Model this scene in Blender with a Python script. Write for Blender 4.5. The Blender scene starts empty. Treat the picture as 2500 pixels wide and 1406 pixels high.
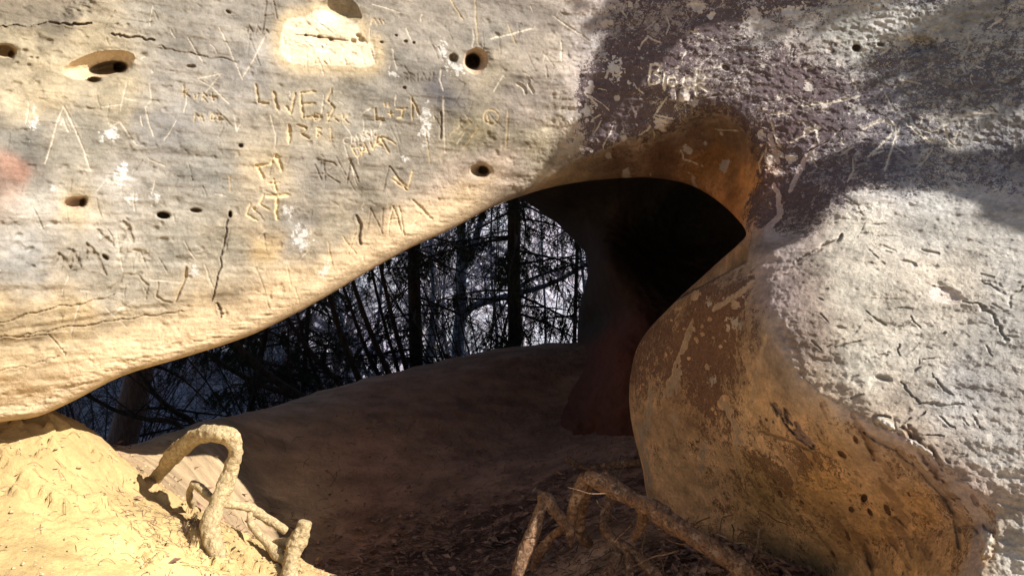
import bpy, math, random
import numpy as np
R = math.radians
sc = bpy.context.scene
C = sc.collection

# ------------------------------------------------------------------ camera
F = 1853.0                      # focal length in photograph pixels (2500 wide)
CAMZ = 1.6
cam_d = bpy.data.cameras.new("camera")
cam = bpy.data.objects.new("camera", cam_d); C.objects.link(cam)
cam.location = (0, 0, CAMZ); cam.rotation_euler = (R(90), 0, 0)
cam_d.sensor_width = 36; cam_d.lens = 36 * F / 2500
cam_d.clip_start = 0.05; cam_d.clip_end = 2000
sc.camera = cam

# ------------------------------------------------------------------ light
SUN_AZ = 65                     # degrees from "straight behind the camera" towards the right
SUN_EL = 36
w = bpy.data.worlds.new("World"); sc.world = w; w.use_nodes = True
nt = w.node_tree
bg = nt.nodes['Background']
sky = nt.nodes.new('ShaderNodeTexSky'); sky.sky_type = 'NISHITA'; sky.sun_disc = False
sky.sun_elevation = R(SUN_EL)
sky.sun_rotation = R(180 - SUN_AZ)
nt.links.new(sky.outputs[0], bg.inputs[0]); bg.inputs[1].default_value = 0.05
S = np.array([math.sin(R(SUN_AZ)) * math.cos(R(SUN_EL)), -math.cos(R(SUN_AZ)) * math.cos(R(SUN_EL)), math.sin(R(SUN_EL))])
sd = bpy.data.lights.new("sun", 'SUN'); sd.energy = 5.0; sd.angle = R(0.45); sd.color = (1.0, 0.94, 0.84)
so = bpy.data.objects.new("sun", sd); C.objects.link(so)
so.rotation_euler = (R(90 - SUN_EL), 0, R(SUN_AZ))
so.location = (8, -4, 12)
sc.view_settings.view_transform = 'Standard'; sc.view_settings.look = 'None'
sc.view_settings.exposure = 1.0; sc.view_settings.gamma = 1
sc.cycles.max_bounces = 8; sc.cycles.diffuse_bounces = 5
sc.cycles.use_denoising = True

# ------------------------------------------------------------------ maths helpers
def P(px, py, Y):
    return ((px - 1250) / F * Y, Y, CAMZ - (py - 703) / F * Y)

def hash3(ix, iy, iz, seed):
    h = (ix * 374761393 + iy * 668265263 + iz * 2147483647 + seed * 1274126177) & 0xFFFFFFFF
    h = ((h ^ (h >> 13)) * 1274126177) & 0xFFFFFFFF
    h = ((h ^ (h >> 16)) * 2246822519) & 0xFFFFFFFF
    return ((h ^ (h >> 15)) & 0xFFFFFF).astype(np.float32) / np.float32(0xFFFFFF)

def vnoise(x, y, z, seed=0):
    xf = np.floor(x); yf = np.floor(y); zf = np.floor(z)
    ix = xf.astype(np.int64); iy = yf.astype(np.int64); iz = zf.astype(np.int64)
    u = (x - xf).astype(np.float32); v = (y - yf).astype(np.float32); t = (z - zf).astype(np.float32)
    u = u * u * u * (u * (u * 6 - 15) + 10); v = v * v * v * (v * (v * 6 - 15) + 10); t = t * t * t * (t * (t * 6 - 15) + 10)
    def h(a, b, c): return hash3(ix + a, iy + b, iz + c, seed)
    x00 = h(0,0,0) * (1-u) + h(1,0,0) * u; x10 = h(0,1,0) * (1-u) + h(1,1,0) * u
    x01 = h(0,0,1) * (1-u) + h(1,0,1) * u; x11 = h(0,1,1) * (1-u) + h(1,1,1) * u
    return ((x00 * (1-v) + x10 * v) * (1-t) + (x01 * (1-v) + x11 * v) * t) * 2 - 1

def fbm(x, y, z, sx, sy=None, sz=None, octv=4, seed=0, gain=0.5):
    sy = sx if sy is None else sy; sz = sx if sz is None else sz
    x = np.asarray(x); out = np.zeros(x.shape, np.float32); a = 1.0; tot = 0
    c, s = math.cos(0.7), math.sin(0.7)
    X, Y, Z = x * sx, y * sy, z * sz
    for k in range(octv):
        out += a * vnoise(X + 13.7 * k, Y + 7.1 * k, Z - 3.3 * k, seed + k * 17)
        tot += a; a *= gain; X, Y, Z = X * 2.03, Y * 2.03, Z * 2.03
    return out / tot

def sstep(a, b, x):
    t = np.clip((x - a) / (b - a), 0, 1); return t * t * (3 - 2 * t)

def tps_fit(pts, vals, lam=1e-6):
    pts = np.asarray(pts, float); vals = np.asarray(vals, float)
    sc_ = np.abs(pts).max(); p = pts / sc_
    d = np.linalg.norm(p[:, None] - p[None], axis=2)
    K = np.where(d > 0, d * d * np.log(np.maximum(d, 1e-12)), 0) + lam * np.eye(len(p))
    Q = np.hstack([np.ones((len(p), 1)), p])
    A = np.block([[K, Q], [Q.T, np.zeros((3, 3))]])
    s = np.linalg.solve(A, np.concatenate([vals, np.zeros(3)]))
    return (p, s, sc_)

def tps_eval(fit, X, Y):
    p, s, sc_ = fit; x = X / sc_; y = Y / sc_; n = len(p)
    out = s[n] + s[n+1] * x + s[n+2] * y
    for i in range(n):
        r2 = (x - p[i, 0]) ** 2 + (y - p[i, 1]) ** 2
        out = out + s[i] * 0.5 * r2 * np.log(np.maximum(r2, 1e-20))
    return out

def poly_dist(X, Y, poly, closed=True, vals=None):
    """distance to the polyline and the value interpolated along it"""
    poly = np.asarray(poly, float); n = len(poly)
    best = np.full(X.shape, 1e18); val = np.zeros(X.shape); nx = np.zeros(X.shape); ny = np.zeros(X.shape)
    for i in range(n if closed else n - 1):
        a = poly[i]; b = poly[(i + 1) % n]; ab = b - a; L = (ab ** 2).sum() + 1e-9
        t = np.clip(((X - a[0]) * ab[0] + (Y - a[1]) * ab[1]) / L, 0, 1)
        cx = a[0] + t * ab[0]; cy = a[1] + t * ab[1]
        d = (X - cx) ** 2 + (Y - cy) ** 2
        m = d < best
        best = np.where(m, d, best); nx = np.where(m, cx, nx); ny = np.where(m, cy, ny)
        if vals is not None:
            val = np.where(m, vals[i] * (1 - t) + vals[(i + 1) % n] * t, val)
    return np.sqrt(best), val, nx, ny

def inside(X, Y, poly):
    r = np.zeros(X.shape, bool); n = len(poly)
    for i in range(n):
        x1, y1 = poly[i][:2]; x2, y2 = poly[(i + 1) % n][:2]
        if y1 == y2: continue
        c = ((y1 > Y) != (y2 > Y)) & (X < (x2 - x1) * (Y - y1) / (y2 - y1) + x1)
        r ^= c
    return r

def smooth_poly(pts, k=6):
    """Catmull-Rom through open list of points (any dimension)"""
    p = np.asarray(pts, float); out = []
    n = len(p)
    for i in range(n - 1):
        p0 = p[max(i-1, 0)]; p1 = p[i]; p2 = p[i+1]; p3 = p[min(i+2, n-1)]
        for j in range(k):
            t = j / k
            out.append(0.5 * ((2*p1) + (-p0+p2)*t + (2*p0-5*p1+4*p2-p3)*t*t + (-p0+3*p1-3*p2+p3)*t**3))
    out.append(p[-1]); return np.array(out)

# ------------------------------------------------------------------ object helpers
def mesh_np(name, verts, quads, mat, parent=None, smooth=True, attrs=None, cols=None):
    """verts (n,3) array, quads (m,4) or (m,3) array or list of faces"""
    me = bpy.data.meshes.new(name)
    if isinstance(quads, np.ndarray):
        v = np.asarray(verts, np.float32); q = quads.astype(np.int32)
        k = q.shape[1]
        me.vertices.add(len(v)); me.vertices.foreach_set('co', v.ravel())
        me.loops.add(q.size); me.loops.foreach_set('vertex_index', q.ravel())
        me.polygons.add(len(q)); me.polygons.foreach_set('loop_start', np.arange(0, q.size, k, dtype=np.int32))
        me.update(calc_edges=True); me.validate()
    else:
        me.from_pydata([tuple(map(float, a)) for a in verts], [], quads); me.update()
    me.polygons.foreach_set('use_smooth', np.full(len(me.polygons), smooth))
    for k_, a in (attrs or {}).items():
        at = me.attributes.new(k_, 'FLOAT', 'POINT'); at.data.foreach_set('value', np.asarray(a, np.float32).ravel())
    if cols is not None:
        at = me.attributes.new('Col', 'FLOAT_COLOR', 'POINT')
        c = np.ones((len(cols), 4), np.float32); c[:, :3] = cols; at.data.foreach_set('color', c.ravel())
    me.materials.append(mat)
    o = bpy.data.objects.new(name, me); C.objects.link(o)
    if parent: o.parent = parent
    return o

def empty(name, loc=(0, 0, 0)):
    o = bpy.data.objects.new(name, None); C.objects.link(o); o.location = loc; o.empty_display_size = 0.2
    return o

def tag(o, label=None, cat=None, group=None, kind=None):
    if label: o['label'] = label
    if cat: o['category'] = cat
    if group: o['group'] = group
    if kind: o['kind'] = kind
    return o

class TB:
    """collects tubes and small leaf faces"""
    def __init__(s): s.v = []; s.f = []; s.n = 0
    def tube(s, pts, rad, sides=6, cap=True, rough=0.0, rs=None):
        pts = np.asarray(pts, float); m = len(pts); rad = np.broadcast_to(np.asarray(rad, float), (m,))
        T = np.gradient(pts, axis=0); T /= np.linalg.norm(T, axis=1)[:, None] + 1e-12
        up = np.array([0, 0, 1.0]) if abs(T[0, 2]) < 0.9 else np.array([1.0, 0, 0])
        a = np.cross(T[0], up); a /= np.linalg.norm(a)
        A = []
        for i in range(m):
            a = a - T[i] * a.dot(T[i]); a /= np.linalg.norm(a) + 1e-12; A.append(a)
        A = np.array(A); B = np.cross(T, A)
        th = np.linspace(0, 2 * math.pi, sides, endpoint=False)
        r = rad[:, None] * np.ones(sides)[None]
        if rough and rs is not None: r = r * (1 + rough * rs.standard_normal(r.shape))
        V = pts[:, None] + r[..., None] * (A[:, None] * np.cos(th)[None, :, None] + B[:, None] * np.sin(th)[None, :, None])
        s.v.append(V.reshape(-1, 3))
        i = np.arange(m - 1)[:, None]; j = np.arange(sides)[None]
        b = s.n
        q = np.stack([b + i * sides + j, b + i * sides + (j + 1) % sides, b + (i + 1) * sides + (j + 1) % sides, b + (i + 1) * sides + j], -1).reshape(-1, 4)
        s.f.extend(q.tolist())
        if cap:
            s.f.append([b + k for k in range(sides)][::-1]); s.f.append([b + (m - 1) * sides + k for k in range(sides)])
        s.n += m * sides
    def quads(s, Q):
        """Q (k,4,3)"""
        Q = np.asarray(Q); k = len(Q)
        if k == 0: return
        s.v.append(Q.reshape(-1, 3)); b = s.n
        s.f.extend((b + np.arange(k * 4).reshape(k, 4)).tolist()); s.n += 4 * k
    def build(s, name, mat, parent=None, smooth=True, origin=None):
        v = np.concatenate(s.v)
        if origin is not None: v = v - np.asarray(origin)
        me = bpy.data.meshes.new(name)
        me.from_pydata(v.tolist(), [], s.f); me.update()
        me.polygons.foreach_set('use_smooth', np.full(len(me.polygons), smooth))
        me.materials.append(mat)
        o = bpy.data.objects.new(name, me); C.objects.link(o)
        if parent: o.parent = parent
        return o

# ------------------------------------------------------------------ materials
def new_mat(name):
    m = bpy.data.materials.new(name); m.use_nodes = True
    n = m.node_tree; b = n.nodes['Principled BSDF']
    b.inputs['Roughness'].default_value = 0.9
    b.inputs['Specular IOR Level'].default_value = 0.2
    return m, n, b
def N(n, t, **k):
    o = n.nodes.new(t)
    for a, v in k.items(): setattr(o, a, v)
    return o
def noise_node(n, vec, scale, detail=6, rough=0.6, dist=0.0):
    o = N(n, 'ShaderNodeTexNoise'); n.links.new(vec, o.inputs['Vector'])
    o.inputs['Scale'].default_value = scale; o.inputs['Detail'].default_value = detail
    o.inputs['Roughness'].default_value = rough; o.inputs['Distortion'].default_value = dist
    return o.outputs['Fac']
def ramp(n, fac, a, b, ca=(0, 0, 0, 1), cb=(1, 1, 1, 1)):
    o = N(n, 'ShaderNodeMapRange'); o.interpolation_type = 'SMOOTHSTEP'
    n.links.new(fac, o.inputs['Value']); o.inputs['From Min'].default_value = a; o.inputs['From Max'].default_value = b
    return o.outputs['Result']
def math_(n, op, a, b=None):
    o = N(n, 'ShaderNodeMath', operation=op)
    for i, x in enumerate((a, b)):
        if x is None: continue
        if isinstance(x, (int, float)): o.inputs[i].default_value = x
        else: n.links.new(x, o.inputs[i])
    return o.outputs[0]
def mix(n, fac, a, b, blend='MIX'):
    o = N(n, 'ShaderNodeMix', data_type='RGBA', blend_type=blend)
    for k_, x in ((0, fac), (6, a), (7, b)):
        if isinstance(x, (int, float)): o.inputs[k_].default_value = x
        elif isinstance(x, tuple): o.inputs[k_].default_value = x + (1,)
        else: n.links.new(x, o.inputs[k_])
    return o.outputs[2]
def attr(n, name):
    o = N(n, 'ShaderNodeAttribute', attribute_name=name); return o

def rock_material():
    m, n, b = new_mat('sandstone')
    g = N(n, 'ShaderNodeNewGeometry'); pos = g.outputs['Position']
    col = attr(n, 'Col').outputs['Color']
    pat = attr(n, 'patina_shade').outputs['Fac']; lic = attr(n, 'lichen').outputs['Fac']; rgh = attr(n, 'rough').outputs['Fac']
    # medium and fine value changes of the stone itself
    n1 = noise_node(n, pos, 9, 8, 0.68, 0.6)
    n2 = noise_node(n, pos, 60, 6, 0.7, 0.3)
    n3 = noise_node(n, pos, 300, 3, 0.7)
    f = math_(n, 'ADD', math_(n, 'MULTIPLY', n1, 0.9), math_(n, 'MULTIPLY', n2, 0.75))
    f = math_(n, 'ADD', f, math_(n, 'MULTIPLY', n3, 0.4))
    n5 = noise_node(n, pos, 26, 7, 0.72, 0.5)
    f = math_(n, 'ADD', f, math_(n, 'MULTIPLY', n5, 0.8)); f = math_(n, 'SUBTRACT', f, 0.42)
    c = mix(n, 1.0, col, (0, 0, 0))
    vm = N(n, 'ShaderNodeVectorMath', operation='SCALE'); n.links.new(col, vm.inputs[0]); n.links.new(f, vm.inputs['Scale'])
    c = vm.outputs[0]
    # dark flaking weather crust and painted shade: covers where its attribute is high, broken up by noise
    p1 = noise_node(n, pos, 14, 8, 0.72, 1.2)
    p2 = noise_node(n, pos, 55, 5, 0.7, 0.8)
    p3 = noise_node(n, pos, 170, 4, 0.75, 0.3)
    s = math_(n, 'ADD', math_(n, 'ADD', math_(n, 'MULTIPLY', p1, 0.34), math_(n, 'MULTIPLY', p2, 0.36)), math_(n, 'MULTIPLY', p3, 0.30))
    thr = math_(n, 'SUBTRACT', 0.80, math_(n, 'MULTIPLY', pat, 0.5))
    d = math_(n, 'MULTIPLY', math_(n, 'SUBTRACT', s, thr), 20.0)
    cl = N(n, 'ShaderNodeClamp'); n.links.new(d, cl.inputs[0]); d = cl.outputs[0]
    pc = attr(n, 'PatCol').outputs['Color']
    vm2 = N(n, 'ShaderNodeVectorMath', operation='SCALE'); n.links.new(pc, vm2.inputs[0]); n.links.new(math_(n, 'ADD', math_(n, 'ADD', math_(n, 'MULTIPLY', n2, 2.0), math_(n, 'MULTIPLY', n3, 1.0)), -0.5), vm2.inputs['Scale'])
    c = mix(n, math_(n, 'MULTIPLY', d, 0.9), c, vm2.outputs[0])
    # pale crusts of lichen
    l1 = noise_node(n, pos, 38, 7, 0.75, 0.4)
    lt = math_(n, 'SUBTRACT', 0.82, math_(n, 'MULTIPLY', lic, 0.42))
    ld = math_(n, 'MULTIPLY', math_(n, 'SUBTRACT', l1, lt), 26.0)
    cl2 = N(n, 'ShaderNodeClamp'); n.links.new(ld, cl2.inputs[0]); ld = cl2.outputs[0]
    c = mix(n, math_(n, 'MULTIPLY', ld, 0.85), c, (0.60, 0.58, 0.54))
    n.links.new(c, b.inputs['Base Color'])
    # grain
    h = math_(n, 'ADD', math_(n, 'MULTIPLY', noise_node(n, pos, 70, 8, 0.7, 0.5), 0.010), math_(n, 'MULTIPLY', n3, 0.002))
    h = math_(n, 'ADD', h, math_(n, 'MULTIPLY', d, -0.0012))
    h = math_(n, 'ADD', h, math_(n, 'MULTIPLY', ld, 0.0015))
    bp = N(n, 'ShaderNodeBump'); n.links.new(h, bp.inputs['Height']); n.links.new(rgh, bp.inputs['Strength'])
    bp.inputs['Distance'].default_value = 1.0
    n.links.new(bp.outputs[0], b.inputs['Normal'])
    return m

def ground_material():
    m, n, b = new_mat('sand')
    pos = N(n, 'ShaderNodeNewGeometry').outputs['Position']
    col = attr(n, 'Col').outputs['Color']; lit = attr(n, 'litter').outputs['Fac']
    n1 = noise_node(n, pos, 5, 8, 0.65, 0.5); n2 = noise_node(n, pos, 80, 5, 0.7)
    mp = N(n, 'ShaderNodeMapping'); n.links.new(pos, mp.inputs[0]); mp.inputs['Scale'].default_value = (18, 60, 60)
    n4 = noise_node(n, mp.outputs[0], 1.0, 6, 0.7, 1.5)
    f = math_(n, 'ADD', math_(n, 'ADD', math_(n, 'MULTIPLY', n1, 0.7), math_(n, 'MULTIPLY', n2, 0.5)), 0.4)
    vm = N(n, 'ShaderNodeVectorMath', operation='SCALE'); n.links.new(col, vm.inputs[0]); n.links.new(f, vm.inputs['Scale'])
    thr = math_(n, 'SUBTRACT', 0.74, math_(n, 'MULTIPLY', lit, 0.38))
    d = math_(n, 'MULTIPLY', math_(n, 'SUBTRACT', n4, thr), 18.0)
    cl = N(n, 'ShaderNodeClamp'); n.links.new(d, cl.inputs[0]); d = cl.outputs[0]
    c = mix(n, math_(n, 'MULTIPLY', d, 0.8), vm.outputs[0], (0.055, 0.035, 0.028))
    n.links.new(c, b.inputs['Base Color'])
    h = math_(n, 'ADD', math_(n, 'MULTIPLY', noise_node(n, pos, 35, 9, 0.7, 0.3), 0.02), math_(n, 'MULTIPLY', d, 0.002))
    bp = N(n, 'ShaderNodeBump'); n.links.new(h, bp.inputs['Height']); bp.inputs['Strength'].default_value = 0.7
    bp.inputs['Distance'].default_value = 1.0
    n.links.new(bp.outputs[0], b.inputs['Normal'])
    return m

def bark_material(name, c1, c2, scale=(40, 40, 12), bump=0.006, c3=None):
    m, n, b = new_mat(name)
    tc = N(n, 'ShaderNodeTexCoord')
    mp = N(n, 'ShaderNodeMapping'); n.links.new(tc.outputs['Object'], mp.inputs[0]); mp.inputs['Scale'].default_value = scale
    n1 = noise_node(n, mp.outputs[0], 1.0, 6, 0.65, 0.8)
    n2 = noise_node(n, tc.outputs['Object'], 25, 5, 0.7)
    c = mix(n, ramp(n, n1, 0.35, 0.65), c1, c2)
    if c3: c = mix(n, ramp(n, n2, 0.52, 0.62), c, c3)
    n.links.new(c, b.inputs['Base Color'])
    bp = N(n, 'ShaderNodeBump'); n.links.new(math_(n, 'MULTIPLY', n1, bump), bp.inputs['Height']); bp.inputs['Distance'].default_value = 1.0
    n.links.new(bp.outputs[0], b.inputs['Normal'])
    return m
def plain(name, c, c2=None, sc_=8):
    m, n, b = new_mat(name)
    if c2 is None: b.inputs['Base Color'].default_value = c + (1,)
    else:
        tc = N(n, 'ShaderNodeTexCoord')
        n.links.new(mix(n, ramp(n, noise_node(n, tc.outputs['Object'], sc_, 5, 0.6), 0.35, 0.65), c, c2), b.inputs['Base Color'])
    return m

M_rock = rock_material()
M_ground = ground_material()
M_rootL = bark_material('pale root bark', (0.56, 0.44, 0.25), (0.34, 0.25, 0.14), (70, 70, 70), 0.014)
M_rootR = bark_material('brown root bark', (0.28, 0.16, 0.09), (0.09, 0.055, 0.038), (60, 60, 60), 0.014, (0.36, 0.25, 0.17))
M_bark = bark_material('dark bark', (0.035, 0.028, 0.024), (0.075, 0.058, 0.048))
M_beech = bark_material('grey bark with sky tint', (0.14, 0.19, 0.29), (0.27, 0.33, 0.44), (12, 12, 25), 0.003)  # blue in the bark colour stands in for skylight
M_needle = plain('conifer needles', (0.022, 0.04, 0.024), (0.045, 0.065, 0.032), 6)
M_pale = bark_material('pale twig bark', (0.40, 0.38, 0.42), (0.22, 0.22, 0.28), (8, 8, 8), 0.002)
M_far, n_, b_ = new_mat('leaf litter slope with haze tint')
pos_ = N(n_, 'ShaderNodeNewGeometry').outputs['Position']
c_ = mix(n_, ramp(n_, noise_node(n_, pos_, 0.25, 5, 0.6), 0.35, 0.65), (0.48, 0.45, 0.58), (0.32, 0.38, 0.45))  # lilac-blue tint puts distance haze into the slope colour
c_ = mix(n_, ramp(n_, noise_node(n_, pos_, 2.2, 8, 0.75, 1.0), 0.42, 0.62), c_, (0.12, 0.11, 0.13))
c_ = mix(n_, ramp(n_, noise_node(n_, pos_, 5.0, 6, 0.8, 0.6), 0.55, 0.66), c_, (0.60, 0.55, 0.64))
n_.links.new(c_, b_.inputs['Base Color'])

# ------------------------------------------------------------------ THE ROCK : front face
rim = [(-600,1185,30),(-300,1090,30),(-100,1052,30),(0,1030,30),(90,1017,32),(180,978,34),(300,917,36),(450,872,36),(600,823,36),
       (700,776,36),(800,722,36),(900,662,36),(1000,606,36),(1100,560,40),(1200,507,46),(1270,480,60),(1340,459,80),(1430,443,70),
       (1520,435,60),(1600,435,60),(1680,450,60),(1740,482,60),(1790,524,50),(1822,568,40),(1802,597,50),(1762,632,80),(1715,675,90),
       (1665,720,100),(1620,765,110),(1580,808,110),(1555,850,110),(1542,900,110),(1536,960,110),(1540,1020,110),(1552,1080,110),
       (1568,1140,100),(1577,1200,90),(1590,1260,80),(1610,1330,80),(1645,1400,80),(1680,1500,80),(1740,1900,80)]
rim_s = smooth_poly(rim, 4)
open_poly = np.vstack([rim_s, [[1500,2600,40],[-600,2600,40],[-1500,2200,40],[-1500,1500,40]]])
ridge = smooth_poly([(1830,545),(1900,600),(1925,640),(1900,700),(1885,780),(1925,880),(1985,945),(2050,990),(2130,1030),(2220,1075),(2300,1125),
         (2370,1185),(2425,1245),(2440,1290),(2410,1340),(2400,1420),(2420,1600),(2450,2600)], 4)

Dpts = [ # px, py, depth in metres
 (-3500,700,2.0),(-900,500,2.1),(-900,1100,2.2),(0,100,2.70),(0,500,2.62),(0,900,2.64),(0,1030,2.72),
 (300,100,2.92),(300,500,2.86),(300,850,2.86),(600,50,3.14),(600,400,3.08),(600,780,3.08),(900,100,3.36),(900,400,3.28),(880,640,3.30),
 (1200,50,3.58),(1200,300,3.50),(1160,500,3.55),(1400,100,3.66),(1400,300,3.58),(1380,410,3.64),
 (1640,50,3.62),(1640,200,3.50),(1640,320,3.52),(1850,80,3.50),(1850,250,3.36),(1860,400,3.30),(1900,520,3.14),
 (2100,80,3.38),(2100,280,3.22),(2100,400,3.06),(2100,520,2.88),(2000,640,2.74),
 (2450,60,3.16),(2450,280,3.00),(2450,420,2.90),(2450,560,2.68),(2450,900,2.24),(2450,1150,2.04),(2450,1400,1.93),
 (2150,800,2.52),(2000,850,2.52),(1920,780,2.60),(2100,980,2.32),(2300,1120,2.12),(2410,1260,2.02),(2380,1400,1.96),
 (2800,300,2.75),(2800,900,2.12),(2900,1500,1.82),(2300,2600,1.9),(6000,700,4.0),(3500,300,3.1),(3500,900,2.6),(4500,1200,3.0),(3600,1900,2.4),(2500,-900,3.6),(1250,-900,3.9),(0,-900,3.1),(3500,-4000,5.0),(-2500,-4000,3.6),
 (1900,1800,2.2),(1700,1200,2.75),(1700,800,3.0)]
fitD = tps_fit([p[:2] for p in Dpts], [p[2] for p in Dpts])

def axis(lo, hi, step, far_lo, far_hi, g=1.16):
    mid = list(np.arange(lo, hi + step * 0.5, step)); a = []; s = step; x = lo
    while x > far_lo: s *= g; x -= s; a.append(x)
    b = []; s = step; x = mid[-1]
    while x < far_hi: s *= g; x += s; b.append(x)
    return np.array(a[::-1] + mid + b)
gx = axis(-20, 2520, 2.3, -3500, 7500); gy = axis(-15, 1430, 2.3, -5200, 3000)
PX, PY = np.meshgrid(gx, gy)
H, W_ = PX.shape

near, rW, cxn, cyn = poly_dist(PX, PY, open_poly[:, :2], True, open_poly[:, 2])
ins = inside(PX, PY, open_poly)
# keep one ring of inner vertices and snap them onto the outline
snap = ins & (near < 5.0)
PX = np.where(snap, cxn, PX); PY = np.where(snap, cyn, PY)
keepv = (~ins) | snap
dist = np.where(ins, 0, near)

hollow = smooth_poly([(1250,478),(1320,440),(1400,392),(1480,352),(1560,322),(1630,298),(1690,262),(1745,248),(1800,266),(1845,318),(1866,385),(1868,450),(1855,510),(1836,562)], 5)
hollow_poly = list(map(tuple, hollow)) + [(1822, 640), (1600, 760), (1250, 700)]
def hollow_w(PX, PY):
    d, _, _, _ = poly_dist(PX, PY, hollow, False)
    return np.where(inside(PX, PY, hollow_poly), d, 0)
def front_base(PX, PY, dist, rW):
    D = tps_eval(fitD, PX, PY)
    D = np.clip(D, 1.5, 6.0)
    # the boulder's undercut flank: falls back to the left of the ridge line
    rd, _, _, _ = poly_dist(PX, PY, ridge[:, :2], False)
    flank_poly = list(map(tuple, ridge[:, :2])) + [(1500, 2600), (1500, 545)]
    fl = inside(PX, PY, flank_poly)
    low = sstep(560, 900, PY)
    k = 0.0010 + 0.0009 * low
    sdn = np.where(fl, rd, 0)
    fl_amt = k * (np.sqrt(sdn ** 2 + (16 + 50 * (1 - low)) ** 2) - (16 + 50 * (1 - low)))
    fl_amt = np.where(fl, fl_amt, 0) * sstep(540, 640, PY)
    D = D + fl_amt * sstep(0, 1, np.clip(1.0, 0, 1))
    hw = hollow_w(PX, PY)
    D = D + .0030 * (np.sqrt(hw ** 2 + 9 ** 2) - 9) * (1 - .0016 * np.minimum(hw, 250))
    # rim rolls back
    t = np.clip(1 - dist / np.maximum(rW, 1), 0, 1)
    D = D + rW / F * D * 1.15 * (1 - np.sqrt(np.maximum(1 - t * t, 0.0)))
    return D, rd, fl
D, ridge_d, flank = front_base(PX, PY, dist, rW)

X0 = (PX - 1250) / F * D; Z0 = CAMZ - (PY - 703) / F * D; Y0 = D
vis = (PX > -60) & (PX < 2560) & (PY > -60) & (PY < 1470)

# --- zone weights
rightz = sstep(1250, 1480, PX + 0.25 * (PY - 300))             # dark weathered part
rightz = rightz * (1 - 0.0 * PX)
bould_lit = sstep(1880, 1990, PX - 0.12 * (PY - 700)) * sstep(440, 560, PY) * (~flank)
leftlow = sstep(-40, 60, PY - (790 - 0.10 * PX - 0.00013 * PX * PX))        # warm sand band near the rim
edge_fade = sstep(0, 40, dist)

# --- general relief
disp = np.zeros_like(D)                                         # positive = into the rock
disp += 0.030 * fbm(X0, Y0, Z0, 1.6, octv=4, seed=3)
disp += 0.012 * fbm(X0, Y0, Z0, 7, 7, 11, octv=4, seed=9)
band = fbm(X0, Y0, Z0, 3, 3, 34, octv=4, seed=21)
disp += 0.006 * band
rough = 0.0022 + 0.006 * rightz * (1 - flank) - .0032 * bould_lit
rough = np.where(flank, 0.0046, rough)
nz = fbm(X0, Y0, Z0, 38, 38, 50, octv=4, seed=31, gain=0.62)
disp += rough * nz * 1.3
hw0 = hollow_w(PX, PY)
disp += (hw0 > 0) * sstep(0, 30, hw0) * .012 * fbm(PX * .004, hw0 * .045, PX * 0, 1, octv=5, seed=410, gain=.6)
pitn = fbm(X0, Y0, Z0, 26, 26, 34, octv=3, seed=41)
disp += (0.006 - 0.003 * bould_lit) * np.clip(pitn - 0.32, 0, 1) * 2.5
# crumbly scoured grain on the rim at the lower left
gr = (1 - sstep(10, 75, dist)) * (1 - .6 * sstep(400, 900, PX)) * (PX < 1500)
disp += gr * 0.016 * fbm(X0, Y0, Z0, 22, 22, 90, octv=4, seed=51, gain=0.65)

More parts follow.
